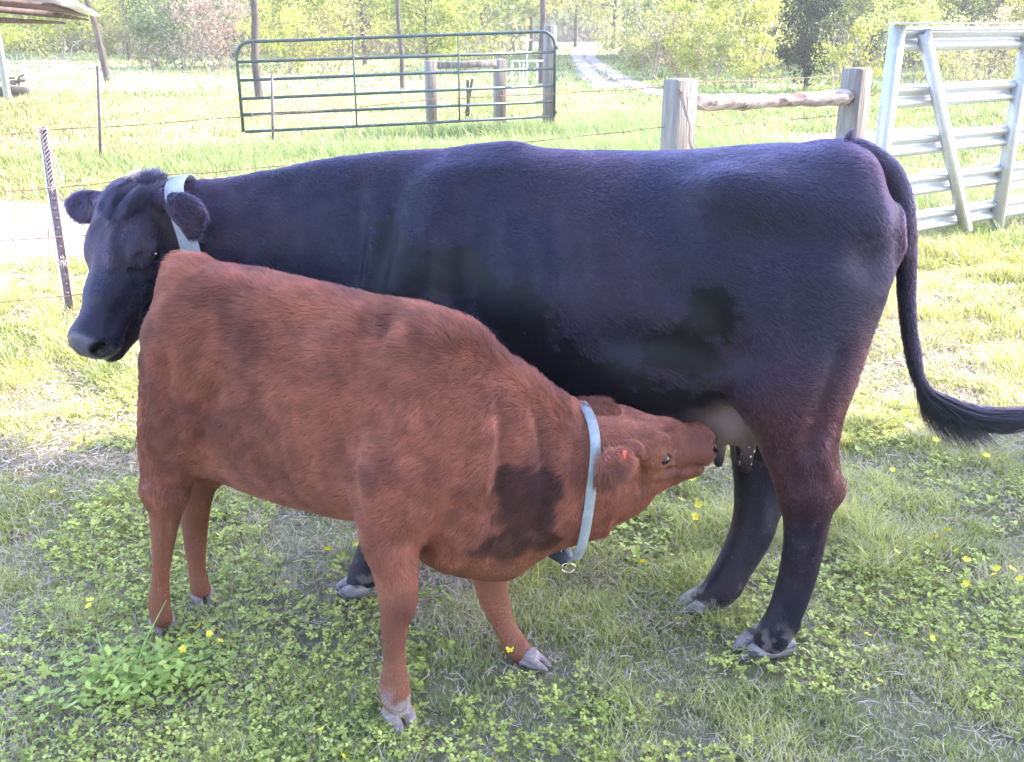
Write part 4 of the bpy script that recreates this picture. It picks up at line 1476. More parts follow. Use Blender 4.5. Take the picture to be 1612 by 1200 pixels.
def tree(name, loc, h, cr, nleaf, lsize, c1, c2, label, cat, trunk_r=0.12, low=0.25, lean=(0, 0), bark='bark', group=None,
         clumps=40, stems=1, crown_name="crown", flat=1.0, twiggy=8, fill=0.55, topo=1.0):
    loc = np.array(loc, float)
    root = empty(name, loc)
    tag(root, label, cat, group)
    mb = MB(); tips = []
    for s_ in range(stems):
        a = rng.random() * 6.28
        base = loc + (np.array([math.cos(a), math.sin(a), 0]) * 0.25 * (stems > 1) * cr * .5)
        top = loc + np.array([lean[0], lean[1], h * 0.93]) + (np.array([math.cos(a), math.sin(a), -0.1 * h / cr]) * cr * 0.5 * (stems > 1))
        tp = limb(mb, base, top, trunk_r, trunk_r * 0.3, 9, 0.008 if stems == 1 else 0.05, 8)
        for k in range(max(3, twiggy * 2 // stems)):
            f = low + (0.97 - low) * rng.random()
            i = min(int(f * 8), 7); st = tp[i] * (1 - (f * 8 - i)) + tp[i + 1] * (f * 8 - i)
            a2 = rng.random() * 6.28; rr = cr * (0.45 + 0.55 * rng.random()) * (1 - 0.45 * abs(f - low - .3)) * topo
            e = st + np.array([math.cos(a2) * rr, math.sin(a2) * rr * flat, rr * (0.15 + 0.6 * rng.random())])
            lp = limb(mb, st, e, trunk_r * (0.45 - 0.3 * f), trunk_r * 0.06, 5, 0.08, 5)
            tips += [lp[2], lp[3], lp[4], lp[4]]
    mb.build("trunk", M[bark], root, smooth=True)
    tips = np.array(tips)
    # clumps of leaves round the limb ends plus a loose fill through the crown
    ci = rng.integers(0, len(tips), clumps)
    ct = tips[ci] + rng.normal(0, cr * 0.10, (clumps, 3)) * [1, flat, 1]
    nf = int(nleaf * fill)
    k = rng.integers(0, clumps, nf)
    cs = cr * (0.10 + 0.13 * rng.random(clumps))
    P1 = ct[k] + rdir(nf) * (rng.random((nf, 1))**0.5) * cs[k][:, None] * [1, flat, 0.75]
    n2 = nleaf - nf
    u = rdir(n2) * (rng.random((n2, 1))**0.45)
    P2 = loc + np.array([lean[0] * .7, lean[1] * .7, h * (low + (1 - low) / 2)]) + u * np.array([cr * .95, cr * .95 * flat, h * (1 - low) / 2 * 1.02])
    gap = fbm(P2, 1.6 / cr * 2, 2, int(rng.integers(50)))
    P2 = P2[gap > 0.46]
    P = np.concatenate([P1, P2])
    tone = np.concatenate([rng.random(clumps)[k], noise(P2, 1.2, 3)])
    n = len(P)
    d = rdir(n); d[:, 2] -= 0.15; d = unit(d)
    sd = unit(np.cross(d, rdir(n)))
    ln = lsize * (0.6 + 0.8 * rng.random(n)); wd = ln * (0.45 + 0.35 * rng.random(n))
    V = leaf_quads(P, d, sd, ln, wd)
    t = np.clip(tone * 0.7 + 0.3 * rng.random(n), 0, 1)[:, None]
    col = (np.array(c1) * (1 - t) + np.array(c2) * t) * (0.75 + 0.5 * rng.random((n, 1)))
    np_mesh(crown_name, V, np.arange(n * 4).reshape(-1, 4), M['leaf'], root, col=np.repeat(col, 4, 0))
    return root


# ------------------------------------------------------------------ grass
def in_view(x, y, mx=0.9, my=0.3):
    zc = y * CP + CAMH * SP
    return (np.abs(x) < 0.535 * zc + mx) & (y > 1.35 - my)


def sprinkle(n, y0, y1):
    """uniform over the ground seen between two distances"""
    hw = 0.535 * (y1 * CP + CAMH * SP) + 0.9
    x = (rng.random(n) * 2 - 1) * hw; y = y0 + (y1 - y0) * rng.random(n)
    k = in_view(x, y)
    return x[k], y[k]


def blades(x, y, hgt, wid, lean, col, segs=3, droop=0.5, z0=-0.006):
    n = len(x)
    a = rng.random(n) * 2 * math.pi
    dx = np.stack([np.cos(a), np.sin(a), np.zeros(n)], 1)
    sd = np.stack([-np.sin(a), np.cos(a), np.zeros(n)], 1)
    b = np.stack([x, y, np.full(n, z0)], 1)
    rows = []
    for i in range(segs + 1):
        t = i / segs
        off = dx * (hgt * lean * (t**1.6))[:, None] + np.array([0, 0, 1.0]) * (hgt * (t - droop * 0.45 * lean * t**2.2))[:, None]
        w = wid * (1 - t**1.5) * 0.5
        if i < segs:
            rows.append(b + off - sd * w[:, None]); rows.append(b + off + sd * w[:, None])
        else:
            rows.append(b + off)
    V = np.stack(rows, 1)
    m = 2 * segs + 1
    base = (np.arange(n) * m)[:, None]
    Qs = np.concatenate([base + np.array([[2 * i, 2 * i + 1, 2 * i + 3, 2 * i + 2]]) for i in range(segs - 1)]) if segs > 1 else np.zeros((0, 4), int)
    T = base + np.array([[2 * segs - 2, 2 * segs - 1, 2 * segs]])
    shade = np.ones((m, 1)); shade[:, 0] = 1
    C = np.repeat(col, m, 0)
    return V.reshape(-1, 3), Qs, T, C


def merge(L):
    V = []; Q = []; T = []; C = []; o = 0
    for v, q, t, c in L:
        V.append(v); C.append(c)
        if len(q): Q.append(q + o)
        if len(t): T.append(t + o)
        o += len(v)
    return np.concatenate(V), [x for x in (np.concatenate(Q) if Q else None, np.concatenate(T) if T else None) if x is not None], np.concatenate(C)


GC = dict(a=np.array([0.36, 0.39, 0.10]), b=np.array([0.54, 0.54, 0.19]), c=np.array([0.26, 0.32, 0.09]), y=np.array([0.52, 0.50, 0.23]),
          s=np.array([0.58, 0.50, 0.42]), p=np.array([0.40, 0.33, 0.34]))


def gcol(x, y, dryness):
    p = np.stack([x, y, 0 * x], 1)
    t = fbm(p, 1.7, 3, 31)[:, None]; t = np.clip((t - .3) * 2.5, 0, 1)
    c = GC['a'] * (1 - t) + GC['b'] * t
    u = sstep(.52, .64, fbm(p, 2.3, 2, 17))[:, None]
    c = c * (1 - u * .8) + GC['c'] * u * .8
    r = rng.random((len(x), 1))
    c = np.where(r < 0.10 + 0.25 * dryness[:, None], GC['y'], c)
    c = np.where(r > 1 - 0.10 - 0.35 * dryness[:, None], GC['s'], c)
    f = sstep(6, 13, y)[:, None] * .75
    c = c * (1 - f) + (np.array([0.18, 0.25, 0.08]) * (1 - painted_glare(x, y)[:, None]) + np.array([0.36, 0.39, 0.20]) * painted_glare(x, y)[:, None]) * f  # sunlit glare painted into the far blades as well
    return c * (0.7 + 0.6 * rng.random((len(x), 1)))


L_ = []
for (y0, y1, n, hh, ww, seg) in ((1.2, 2.6, 150000, .036, .0030, 3), (2.6, 4.5, 190000, .042, .0040, 3), (4.5, 8.0, 130000, .065, .007, 2),
                                 (8.0, 14, 110000, .085, .013, 2), (14, 26, 80000, .11, .026, 2), (26, 60, 40000, .16, .07, 1)):
    x, y = sprinkle(int(n * 1.15), y0, y1)
    dr, di, n1, n2, n3 = ground_masks(x, y)
    p = np.stack([x, y, 0 * x], 1)
    cl = fbm(p, 5.5, 2, 41)                        # tufts
    keep = (rng.random(len(x)) > di * 0.97) & (rng.random(len(x)) > dr * 0.45) & (rng.random(len(x)) < 0.5 + 1.2 * sstep(.35, .65, cl))
    x, y, dr, cl, p = x[keep], y[keep], dr[keep], cl[keep], p[keep]
    h = hh * (0.45 + 0.9 * rng.random(len(x))) * (0.55 + 1.1 * sstep(.4, .7, cl)) * (0.75 + 0.6 * sstep(.45, .65, fbm(p, 1.1, 2, 61)))
    L_.append(blades(x, y, h, ww * (0.6 + 0.8 * rng.random(len(x))), 0.35 + 1.0 * rng.random(len(x)), gcol(x, y, dr), seg))
# taller rank grass near posts and the lane edge, from the photo's greener strips
for (cx, cy, rx, ry, n, hh) in ((1.9, 12.6, 2.0, 1.2, 16000, .30), (-1.5, 13.2, 3.2, .8, 9000, .2), (0.2, 15.3, 2.6, .6, 7000, .28), (2.0, 16.6, 1.4, 2.2, 9000, .28),
                                (-4.2, 12.2, 2.4, 1.0, 6000, .14), (3.4, 9.3, 1.6, .5, 4000, .14), (5.2, 7.6, 1.5, .35, 4000, .14)):
    x = cx + rng.normal(0, rx / 2, n); y = cy + rng.normal(0, ry / 2, n)
    L_.append(blades(x, y, hh * (.4 + .9 * rng.random(n)), .010 * (.6 + .8 * rng.random(n)), .3 + .7 * rng.random(n),
                     (np.array([0.27, 0.35, 0.14]) * (0.65 + .7 * rng.random((n, 1)))), 3))
V, F, C = merge(L_)
tag(np_mesh("grass", V, F, M['grass'], None, col=C), "short pasture grass growing all over the ground", "grass", kind="stuff")

# dead straw lying in mats
x, y = sprinkle(330000, 1.2, 6.0)
dr, di, *_ = ground_masks(x, y)
pp_ = np.stack([x, y, 0 * x], 1)
mat_ = sstep(.53, .62, fbm(pp_, 2.0, 3, 77))
extra = np.zeros(len(x))
for (px, py, r) in ((60, 1010, .20), (110, 1080, .16), (700, 960, .16), (620, 880, .10), (500, 940, .14), (1450, 1050, .10), (90, 700, .25), (1000, 980, .05)):
    g = G(px, py); extra = np.maximum(extra, sstep(r * 1.3, r * .5, np.hypot(x - g[0], y - g[1])))
k = rng.random(len(x)) < np.clip(0.30 + 0.70 * mat_ + extra, 0, 1) * (1 - di)
x, y = x[k], y[k]; n = len(x)
a = rng.random(n) * math.pi * 2; ln = .015 + .05 * rng.random(n)**1.6; z = .001 + .020 * rng.random(n)
d = np.stack([np.cos(a), np.sin(a), rng.normal(0, .22, n)], 1)
c0 = np.stack([x, y, z], 1); sd = unit(np.cross(d, rdir(n)))
w = (.0006 + .0009 * rng.random(n)) * np.clip(y / 2.4, .8, 2.5)
m1 = c0 + d * (ln * .5)[:, None] + rng.normal(0, .005, (n, 3)); e1 = m1 + unit(d + rng.normal(0, .4, (n, 3))) * (ln * .5)[:, None]
V = np.stack([c0 - sd * w[:, None], c0 + sd * w[:, None], m1 + sd * w[:, None], m1 - sd * w[:, None], e1 + sd * w[:, None] * .5, e1 - sd * w[:, None] * .5], 1).reshape(-1, 3)
b = (np.arange(n) * 6)[:, None]
Q = np.concatenate([b + [[0, 1, 2, 3]], b + [[3, 2, 4, 5]]])
t = rng.random((n, 1))
C = (GC['s'] * t + GC['p'] * (1 - t)) * (.7 + .6 * rng.random((n, 1))) * [1.02, 0.98, 0.96]
tag(np_mesh("dead_grass", V, Q, M['grass'], None, col=np.repeat(C, 6, 0)), "pale dead grass stems matted between the green", "dead grass", kind="stuff")

# low clover and buttercup leaves: small leaflets in threes
def leaflets(n, y0, y1, sz, thr, seed, hz=.035):
    x, y = sprinkle(n, y0, y1)
    p = np.stack([x, y, 0 * x], 1)
    k = (fbm(p, 1.9, 3, seed) + .25 * (noise(p, 14, 5) - .5) > thr) & (rng.random(len(x)) > ground_masks(x, y)[1])
    x, y = x[k], y[k]; m = len(x)
    a0 = rng.random(m) * 6.28; z = hz * (.25 + .9 * rng.random(m)) ; s = sz * (.6 + .8 * rng.random(m))
    tone = fbm(np.stack([x, y, 0 * x], 1), 3.3, 2, 90)[:, None]
    col = (np.array([0.30, 0.36, 0.075]) * (1 - tone) + np.array([0.52, 0.55, 0.15]) * tone) * (.6 + .8 * rng.random((m, 1)))
    out = []
    for j in range(3):
        a = a0 + j * 2.09 + rng.normal(0, .25, m)
        tl = rng.normal(0.15, .35, m)
        d = np.stack([np.cos(a) * np.cos(tl), np.sin(a) * np.cos(tl), np.sin(tl)], 1)
        sd = np.stack([-np.sin(a), np.cos(a), rng.normal(0, .3, m)], 1)
        c = np.stack([x, y, z], 1)
        w = s * .95
        V = np.stack([c, c + d * (s * .55)[:, None] + sd * (w * .42)[:, None], c + d * s[:, None] * .95 + sd * (w * .25)[:, None],
                      c + d * s[:, None] * .95 - sd * (w * .25)[:, None], c + d * (s * .55)[:, None] - sd * (w * .42)[:, None]], 1)
        out.append((V.reshape(-1, 3), np.arange(m * 5).reshape(-1, 5), col))
    return out


Vs = []; Cs = []; off_ = 0; F5 = []
for args in ((26000, 1.2, 2.6, .0105, .53, 201, .030), (36000, 2.6, 4.6, .013, .53, 201, .032), (30000, 4.6, 9.0, .020, .57, 201, .035)):
    for v, f, c in leaflets(*args):
        Vs.append(v); F5.append(f + off_); off_ += len(v); Cs.append(np.repeat(c, 5, 0))
tag(np_mesh("clover", np.concatenate(Vs), np.concatenate(F5), M['grass'], None, col=np.concatenate(Cs)), "low three-leaved ground cover spread through the grass", "clover", kind="stuff")

# ------------------------------------------------------------------ buttercups
def flower_mesh():
    mb = MB()
    for k in range(5):
        a = k * 2 * math.pi / 5
        d = np.array([math.cos(a), math.sin(a), 0]); s = np.array([-math.sin(a), math.cos(a), 0])
        pts = [np.zeros(3), d * .35 + s * .30 + [0, 0, .12], d * .85 + s * .36 + [0, 0, .34], d * 1.0 + [0, 0, .42], d * .85 - s * .36 + [0, 0, .34], d * .35 - s * .30 + [0, 0, .12], d * .55 + [0, 0, .10]]
        mb.add(pts, None, [[6, 0, 1], [6, 1, 2], [6, 2, 3], [6, 3, 4], [6, 4, 5], [6, 5, 0]])
    th = np.linspace(0, math.pi, 5)
    mb.tube([[0, 0, .12 - .12 * math.cos(t)] for t in th], [max(.22 * math.sin(t), .01) for t in th], 8)
    me = mb
    v = np.concatenate(me.v)
    return v, me


fv, fmb = flower_mesh()
pet_me = None
BC = [(517, 866, 9), (560, 858, 7), (645, 812, 0), (300, 1005, 10), (311, 988, 9), (285, 1010, 8), (330, 998, 7), (274, 1037, 9), (288, 1022, 8), (255, 938, 8), (347, 1010, 7),
      (1011, 886, 9), (504, 1150, 9), (540, 1192, 10), (803, 1022, 8), (1094, 813, 8), (1100, 795, 8), (1073, 788, 8), (1146, 752, 8), (1091, 754, 8), (1366, 1000, 8),
      (1385, 1073, 8), (1467, 1005, 7), (1504, 868, 8), (1522, 882, 8), (1491, 835, 8), (1472, 846, 7), (1570, 896, 8), (1593, 897, 9), (1565, 905, 6), (1606, 912, 8), (1521, 919, 7),
      (1411, 869, 6), (1405, 740, 6), (1420, 745, 6), (1553, 718, 7), (1473, 693, 7), (1404, 648, 6), (1424, 650, 6), (1375, 640, 6), (1412, 633, 5), (1548, 673, 6), (1538, 610, 6), (1525, 613, 5),
      (140, 955, 7), (125, 975, 6), (52, 808, 6), (84, 775, 6), (142, 945, 7), (1450, 610, 5), (1345, 735, 5), (1290, 860, 5), (1245, 845, 0), (985, 860, 0), (893, 905, 0)]
first = None; nfl = 0
for (px, py, r) in BC:
    if r == 0: continue
    hgt = .045 + .07 * rng.random()
    g = G(px, py, hgt)
    if g[1] < 1.4: g = G(px, py, .05)
    t, rad = WR(px, py, g[1], r * 0.85)
    zz = g[2]
    root = empty("buttercup", (g[0], g[1], 0))
    if 240 < px < 360 and py > 900: wl, wg = "small yellow buttercup in the spray by the calf's hind foot", "buttercups by the calf's hind foot"
    elif px < 200: wl, wg = "small yellow buttercup in the sunny grass left of the calf's hind legs", "buttercups left of the calf"
    elif px < 700 and py < 900: wl, wg = "small yellow buttercup seen under the calf's belly", "buttercups under the calf's belly"
    elif px < 900: wl, wg = "small yellow buttercup below the calf's front feet", "buttercups by the calf's front feet"
    elif px < 1160: wl, wg = "small yellow buttercup between the calf's throat and the cow's hind legs", "buttercups below the calf's head"
    elif py < 700: wl, wg = "small yellow buttercup in the bright grass under the cow's tail", "buttercups under the cow's tail"
    elif px > 1455: wl, wg = "small yellow buttercup in the shaded grass along the right edge", "buttercups along the right edge"
    else: wl, wg = "small yellow buttercup in the grass right of the cow's near hind leg", "buttercups right of the cow's leg"
    tag(root, wl, "flower", wg)
    if first is None:
        me_v = fmb
        o = fmb.build("petals", M['petal'], None); first = o.data
        bpy.data.objects.remove(o)
    o = bpy.data.objects.new("petals", first); link(o, root)
    o.location = (0, 0, zz); o.scale = (rad, rad, rad)
    o.rotation_euler = (0.5 + rng.normal(0, .3), rng.normal(0, .35), rng.random() * 6)
    mb = MB()
    sx, sy = rng.normal(0, .015, 2)
    mb.tube([np.array([g[0] + sx, g[1] + sy, -.005]), np.array([g[0] + sx * .4, g[1] + sy * .4, zz * .55]), np.array([g[0], g[1], zz + .001])], [.0013, .0011, .0009], 5)
    mb.build("stem", M['stem'], root)
    nfl += 1

# leaning sprays of a taller buttercup clump by the calf's rear foot
clump = empty("buttercup_plant", G(235, 1075))
tag(clump, "leafy clump of buttercup sprays leaning in front of the calf's hind foot", "plant")
mb = MB()
for (x0, y0, x1, y1) in ((200, 1090, 262, 945), (235, 1080, 302, 1008), (210, 1085, 290, 1022), (240, 1095, 345, 1012), (225, 1100, 315, 990), (180, 1095, 150, 990), (250, 1100, 280, 1040)):
    a = G(x0, y0, 0); b = G(x1, y1 + 25, 0.0); b = W(x1, y1, (a[1] + 0.12 + .1 * rng.random()))
    m = (a + b) / 2 + [0, 0, .02]
    mb.tube([a, m, b], [.0024, .0019, .0013], 6)
mb.build("stem", M['stem'], clump, smooth=True)
n = 650
gx0 = G(225, 1085)
P = gx0 + np.stack([rng.normal(0, .11, n), rng.normal(0, .08, n), .01 + .07 * rng.random(n)], 1)
a = rng.random(n) * 6.28
d = np.stack([np.cos(a), np.sin(a), rng.normal(.25, .3, n)], 1); d = unit(d)
sd = unit(np.cross(d, [0, 0, 1.0]) + rng.normal(0, .2, (n, 3)))
ln = .018 + .016 * rng.random(n)
V = leaf_quads(P, d, sd, ln, ln * .6)
C = (np.array([.26, .36, .08]) + np.array([.20, .18, .07]) * rng.random((n, 1))) * (.8 + .4 * rng.random((n, 1)))
np_mesh("foliage", V, np.arange(n * 4).reshape(-1, 4), M['grass'], clump, col=np.repeat(C, 4, 0))

# ------------------------------------------------------------------ fence of the paddock
def tie_post(p, w, d, h, rot, name, label, bev=.012):
    root = empty(name, p)
    tag(root, label, "fence post")
    mb = MB()
    c, s = math.cos(rot), math.sin(rot)
    R = np.array([[c, -s, 0], [s, c, 0], [0, 0, 1]])
    mb.box((p[0], p[1], h / 2 - .1), (w, d, h + .2), R, bev)
    o = mb.build("timber", M['wood'], root, jit=0.0)
    return root, R


pA = W(1069, 180, 6.9); pA[2] = 0
zA = W(1069, 124, 6.9)[2]
tie_post(pA, .20, .15, zA, 0.62, "fence_post", "square weathered tie post behind the cow's back, left end of the round rail")
pB = W(1344, 165, 7.75); pB[2] = 0
zB = W(1344, 107, 7.75)[2]
tie_post(pB, .17, .17, zB, 0.75, "fence_post", "square weathered tie post near the cow's rump, right end of the round rail")
# round rail between the two ties
a = W(1085, 162, 6.95); b = W(1345, 152, 7.72)
rail = empty("fence_rail", (a + b) / 2)
tag(rail, "round peeled log rail braced between the two weathered tie posts", "fence rail")
mb = MB(); t = np.linspace(0, 1, 24)[:, None]
pts = a * (1 - t) + b * t + rng.normal(0, .003, (24, 3)) + np.array([0, 0, -.012]) * np.sin(t * math.pi)
mb.tube(pts, .052 + .006 * np.sin(np.linspace(0, 9, 24)) + rng.normal(0, .002, 24), 14)
mb.build("log", M['log'], rail, smooth=True)


def barb_wire(pts, label, name="barbed_wire", r=.0017, sag=.015, spacing=.13, group=None):
    pts = [np.asarray(p, float) for p in pts]
    o0 = empty(name, pts[0])
    tag(o0, label, "barbed wire", group)
    path = []
    for a, b in zip(pts[:-1], pts[1:]):
        L = np.linalg.norm(b - a); n = max(int(L / .09), 3)
        t = np.linspace(0, 1, n)[:, None]
        path.append(a * (1 - t) + b * t + np.array([0, 0, -1.0]) * sag * L * t * (1 - t) + rng.normal(0, .0025, (n, 3)))
    path = np.concatenate(path)
    mb = MB()
    s = np.concatenate([[0], np.cumsum(np.linalg.norm(np.diff(path, axis=0), axis=1))])
    for ph in (0, math.pi):
        an = s * 70 + ph
        mb.tube(path + np.stack([0 * an, np.cos(an), np.sin(an)], 1) * r * .9, r, 5)
    k = np.arange(.05, s[-1], spacing)
    for q in k:
        c = np.array([np.interp(q, s, path[:, i]) for i in range(3)])
        for sg in (-1, 1):
            d = unit(np.array([.35 * sg, rng.normal(0, .5), rng.normal(.9, .3)]))
            mb.tube([c - d * .017, c + d * .017], [r * .5, r * .5], 4)
        mb.tube([c - [.006, 0, 0], c + [.006, 0, 0]], [r * 2.1, r * 2.1], 6)
    mb.build("wire_strand", M['wire'], o0)
    return o0


# near T-post with frayed twine
tb = G(111, 492); tb[2] = 0
YT = tb[1]
tt_ = W(68, 200, YT)
tp = empty("steel_fence_post", tb)
tag(tp, "dark steel T-post wrapped in frayed twine left of the cow's head", "fence post")
mb = MB()
ax = unit(tt_ - tb)
mb.bar(tb - ax * .15, tt_, .045, .007, (0, 1, 0), .001)
mb.bar(tb - ax * .15 + [0.0, .018, 0], tt_ + [0.0, .018, 0], .008, .036, (0, 1, 0), .001)
for k in range(18):
    c = tb + ax * (.12 + k * .055)
    mb.box(c + [0, -.006, 0], (.020, .010, .016))
mb.build("post_bar", M['tpost'], tp)
mb = MB()
mb.bar(tb - ax * .1 + [-.030, -.004, 0], tt_ * .35 + tb * .65 + [-.030, -.004, 0], .010, .006, (0, 1, 0), .001)
mb.bar(tt_ * .35 + tb * .65 + [-.030, -.004, 0], tt_ + [-.024, -.004, -.01], .009, .006, (0, 1, 0), .001)
mb.build("highlight_strip", M['whitepipe'], tp)  # white strip in place of the highlight along the post's left edge
mb = MB()
def on_post(f, dx=0., dy=-.014): return tb + (tt_ - tb) * f + np.array([dx, dy, 0])
for strand in range(4):
    t = np.linspace(.68, 1.0, 40)
    an = t * 75 + strand * 1.6
    mb.tube([on_post(a_, .017 * math.cos(b_) + .006, -.010 + .012 * math.sin(b_)) for a_, b_ in zip(t, an)], .0032, 5)
for f in (.99, .69, .30, .295):
    for q in range(9):
        a_ = rng.random() * 6.28; d = unit(np.array([math.cos(a_), -.3, math.sin(a_) * .6]))
        c = on_post(f, rng.normal(0, .012))
        mb.tube([c, c + d * .02 + rng.normal(0, .004, 3), c + d * .035 + [0, 0, -.012]], .0022, 4)
t = np.linspace(0, 1, 9)
a0_ = on_post(.90, .02); b0_ = W(99, 290, YT - .02)
for j in range(3):
    mb.tube([a0_ * (1 - q) + b0_ * q + np.array([.012 * j * math.sin(q * 3.1), 0, -.03 * math.sin(q * 3.1)]) for q in t], .0026, 4)
for j in range(3):
    e0 = on_post(.55, -.02); e1 = on_post(.28, -.05 - .01 * j)
    mb.tube([e0 * (1 - q) + e1 * q + np.array([-.02 * math.sin(q * 3.1), 0, 0]) for q in t], .002, 4)
mb.build("twine", M['rope'], tp)

fl = lambda px, py, Y: W(px, py, Y)
barb_wire([fl(-260, 232, 5.0), fl(70, 206, YT - .02), fl(378, 184, 5.85), fl(700, 155, 6.35), fl(1045, 137, 6.85)], "top strand of barbed wire from the T-post to the tie post", sag=.02)
barb_wire([fl(-260, 318, 5.0), fl(82, 297, YT - .02), fl(270, 276, 5.7), fl(600, 246, 6.2), fl(1045, 200, 6.85)], "second strand of barbed wire running just above the cow's back", sag=.012)
barb_wire([fl(-260, 392, 5.0), fl(93, 373, YT - .02), fl(450, 345, 6.0), fl(1045, 268, 6.85)], "third strand of barbed wire, left of the cow's face at eye height", sag=.012)
barb_wire([fl(-260, 500, 5.0), fl(106, 466, YT - .02), fl(450, 425, 6.0), fl(1045, 330, 6.85)], "fourth strand of barbed wire, knotted low on the T-post", sag=.012)
barb_wire([fl(-260, 575, 5.0), fl(110, 545 - 54, YT - .02), fl(450, 470, 6.0), fl(1045, 365, 6.85)], "lowest strand of barbed wire close above the grass", sag=.0)
barb_wire([fl(1092, 131, 6.9), fl(1322, 119, 7.65)], "strand of barbed wire above the round log rail", sag=.01)
barb_wire([fl(1092, 200, 6.9), fl(1322, 181, 7.65)], "strand of barbed wire below the round log rail", sag=.01)
barb_wire([fl(1066, 140, 6.78), fl(1330, 330, 7.5)], "rusty brace wire slanting down from the left tie post", sag=.0, spacing=.3)
barb_wire([fl(1366, 150, 7.75), fl(1402, 152, 7.9)], "short strand of barbed wire joining the right tie post to the metal panel", sag=.0)

# ------------------------------------------------------------------ guard-rail gate at the right
gL = W(1397, 230, 7.15); gL[2] = 0
gRr = W(1597, 230, 8.0); gRr[2] = 0
gd = gRr - gL; gLen = np.linalg.norm(gd); gd = gd / gLen
gn = np.array([gd[1], -gd[0], 0])         # towards the camera side
zt = W(1405, 40, 7.15)[2]
gate = empty("guard_rail_gate", gL)
tag(gate, "galvanised gate of corrugated highway guard rails with two uprights and a slanting brace", "gate")


def wbeam(p0, p1, mb, hgt=.31, dep=.075, th=.004):
    """highway W-beam profile swept between two points"""
    prof = [(-.155, .0), (-.150, .022), (-.110, .075), (-.070, .078), (-.022, .012), (.022, .012), (.070, .078), (.110, .075), (.150, .022), (.155, 0)]
    prof = np.array(prof) * [hgt / .31, dep / .078]
    L = []
    for p in (p0, p1):
        for z, d in prof: L.append(p + np.array([0, 0, z]) + gn * d)
        for z, d in prof[::-1]: L.append(p + np.array([0, 0, z]) + gn * (d - th))
    n = len(prof) * 2
    q = [[i, (i + 1) % n, n + (i + 1) % n, n + i] for i in range(n)]
    mb.add(L, q)


for k, py in enumerate((62, 155, 235, 303, 365)):
    z = W(1412, py, 7.15)[2]
    mb = MB()
    p0 = gL + gd * .035 + [0, 0, z] - gn * .10; p1 = gL + gd * 4.2 + [0, 0, z - .0] - gn * .10
    wbeam(p0, p1, mb, hgt=.165, dep=.06)
    mb.build("guard_rail", M['galv'], gate)


def channel(p0, p1, w, d, mb):
    a = unit(p1 - p0); x = unit(np.cross(a, gn)); 
    mb.bar(p0, p1, w, .006, gn if False else x, .001) if False else None
    for c, s in (((gn * 0), (w, .007)), ((x * (w / 2 - .0035) - gn * d / 2), (.007, d)), ((-x * (w / 2 - .0035) - gn * d / 2), (.007, d))):
        cc = (p0 + p1) / 2 + c
        R = np.stack([x, -gn, a], 1)
        mb.box(cc, (s[0], s[1], np.linalg.norm(p1 - p0)), R)


mb = MB(); channel(gL + [0, 0, .02], gL + [0, 0, zt], .075, .08, mb); mb.build("upright", M['galv'], gate)
mb = MB(); zr = W(1603, 58, 8.0)[2]; channel(gRr + [0, 0, .02], gRr + [0, 0, zr], .075, .08, mb); mb.build("upright", M['galv'], gate)
f1 = .16; 
pa = gL + gd * (gLen * f1) + gn * .012; pa[2] = W(1440, 50, 7.3)[2]
pb = gL + gd * (gLen * .72) + gn * .012; pb[2] = .05
mb = MB(); channel(pa, pb, .085, .05, mb); mb.build("brace", M['galv'], gate)
mb = MB()
mb.bar(gL - gd * .10 + [0, 0, zt + .012], gL + gd * 4.2 + [0, 0, zt + .012], .10, .012, (0, 0, 1), .002)
mb.build("top_flange", M['galv'], gate)

# ------------------------------------------------------------------ green tube gate hung on a tie
hp_ = W(865, 120, 15.6); hp_[2] = 0
zH = W(865, 40, 15.6)[2]
tie_post(hp_, .17, .17, zH, .2, "gate_post", "tall square tie post carrying the green tube gate")
gA = W(873, 120, 15.35); gB = W(377, 140, 14.35)
gg = empty("tube_gate", (gA[0], gA[1], 0))
tag(gg, "dark green six-bar tube gate with rounded top corners standing open", "gate")
gz = [W(873, y, 15.35)[2] for y in (50, 82, 108, 135, 160, 183)]
gzB = [W(377, y, 14.35)[2] for y in (66, 98, 127, 156, 181, 208)]
rt = .021
def gp(f, z0, z1): 
    p = gA * (1 - f) + gB * f; p[2] = z0 * (1 - f) + z1 * f; return p
mb = MB()
cr_ = .035
top = []
an = np.linspace(0, math.pi / 2, 7)
H0 = gz[0]; H1 = gzB[0]
dv = unit((gB - gA) * [1, 1, 0])
r_c = .20
pts = [gp(0, gz[5], 0)] + [np.array([*(gA[:2] + dv[:2] * r_c * (1 - math.cos(t))), H0 - r_c + r_c * math.sin(t)]) for t in an]
pts += [np.array([*(gB[:2] - dv[:2] * r_c * (1 - math.cos(t))), H1 - r_c + r_c * math.sin(t)]) for t in an[::-1]] + [gp(1, 0, gzB[5])]
mb.tube(pts, rt * 1.1, 10)
mb.build("frame", M['greenpaint'], gg, smooth=True)
for k in range(1, 6):
    mb = MB(); mb.tube([gp(.004, gz[k], gzB[k]), gp(.5, gz[k], gzB[k]) + [0, 0, .004 * rng.normal()], gp(.996, gz[k], gzB[k])], rt, 8)
    mb.build("rail", M['greenpaint'], gg, smooth=True)
for f in (.317, .648):
    mb = MB(); p = gp(f, H0 - .01, H1 - .01); q = gp(f, gz[5], gzB[5])
    mb.bar(p - [0, .022, 0], q - [0, .022, 0], .022, .012, (0, 1, 0)); mb.build("stay", M['greenpaint'], gg)
for z in (gz[0] - .22, gz[5] + .06):
    mb = MB(); mb.box((gA[0] + .02, gA[1] + .05, z), (.05, .12, .05), None, .006)
    mb.build("hinge", M['greenpaint'], gg)

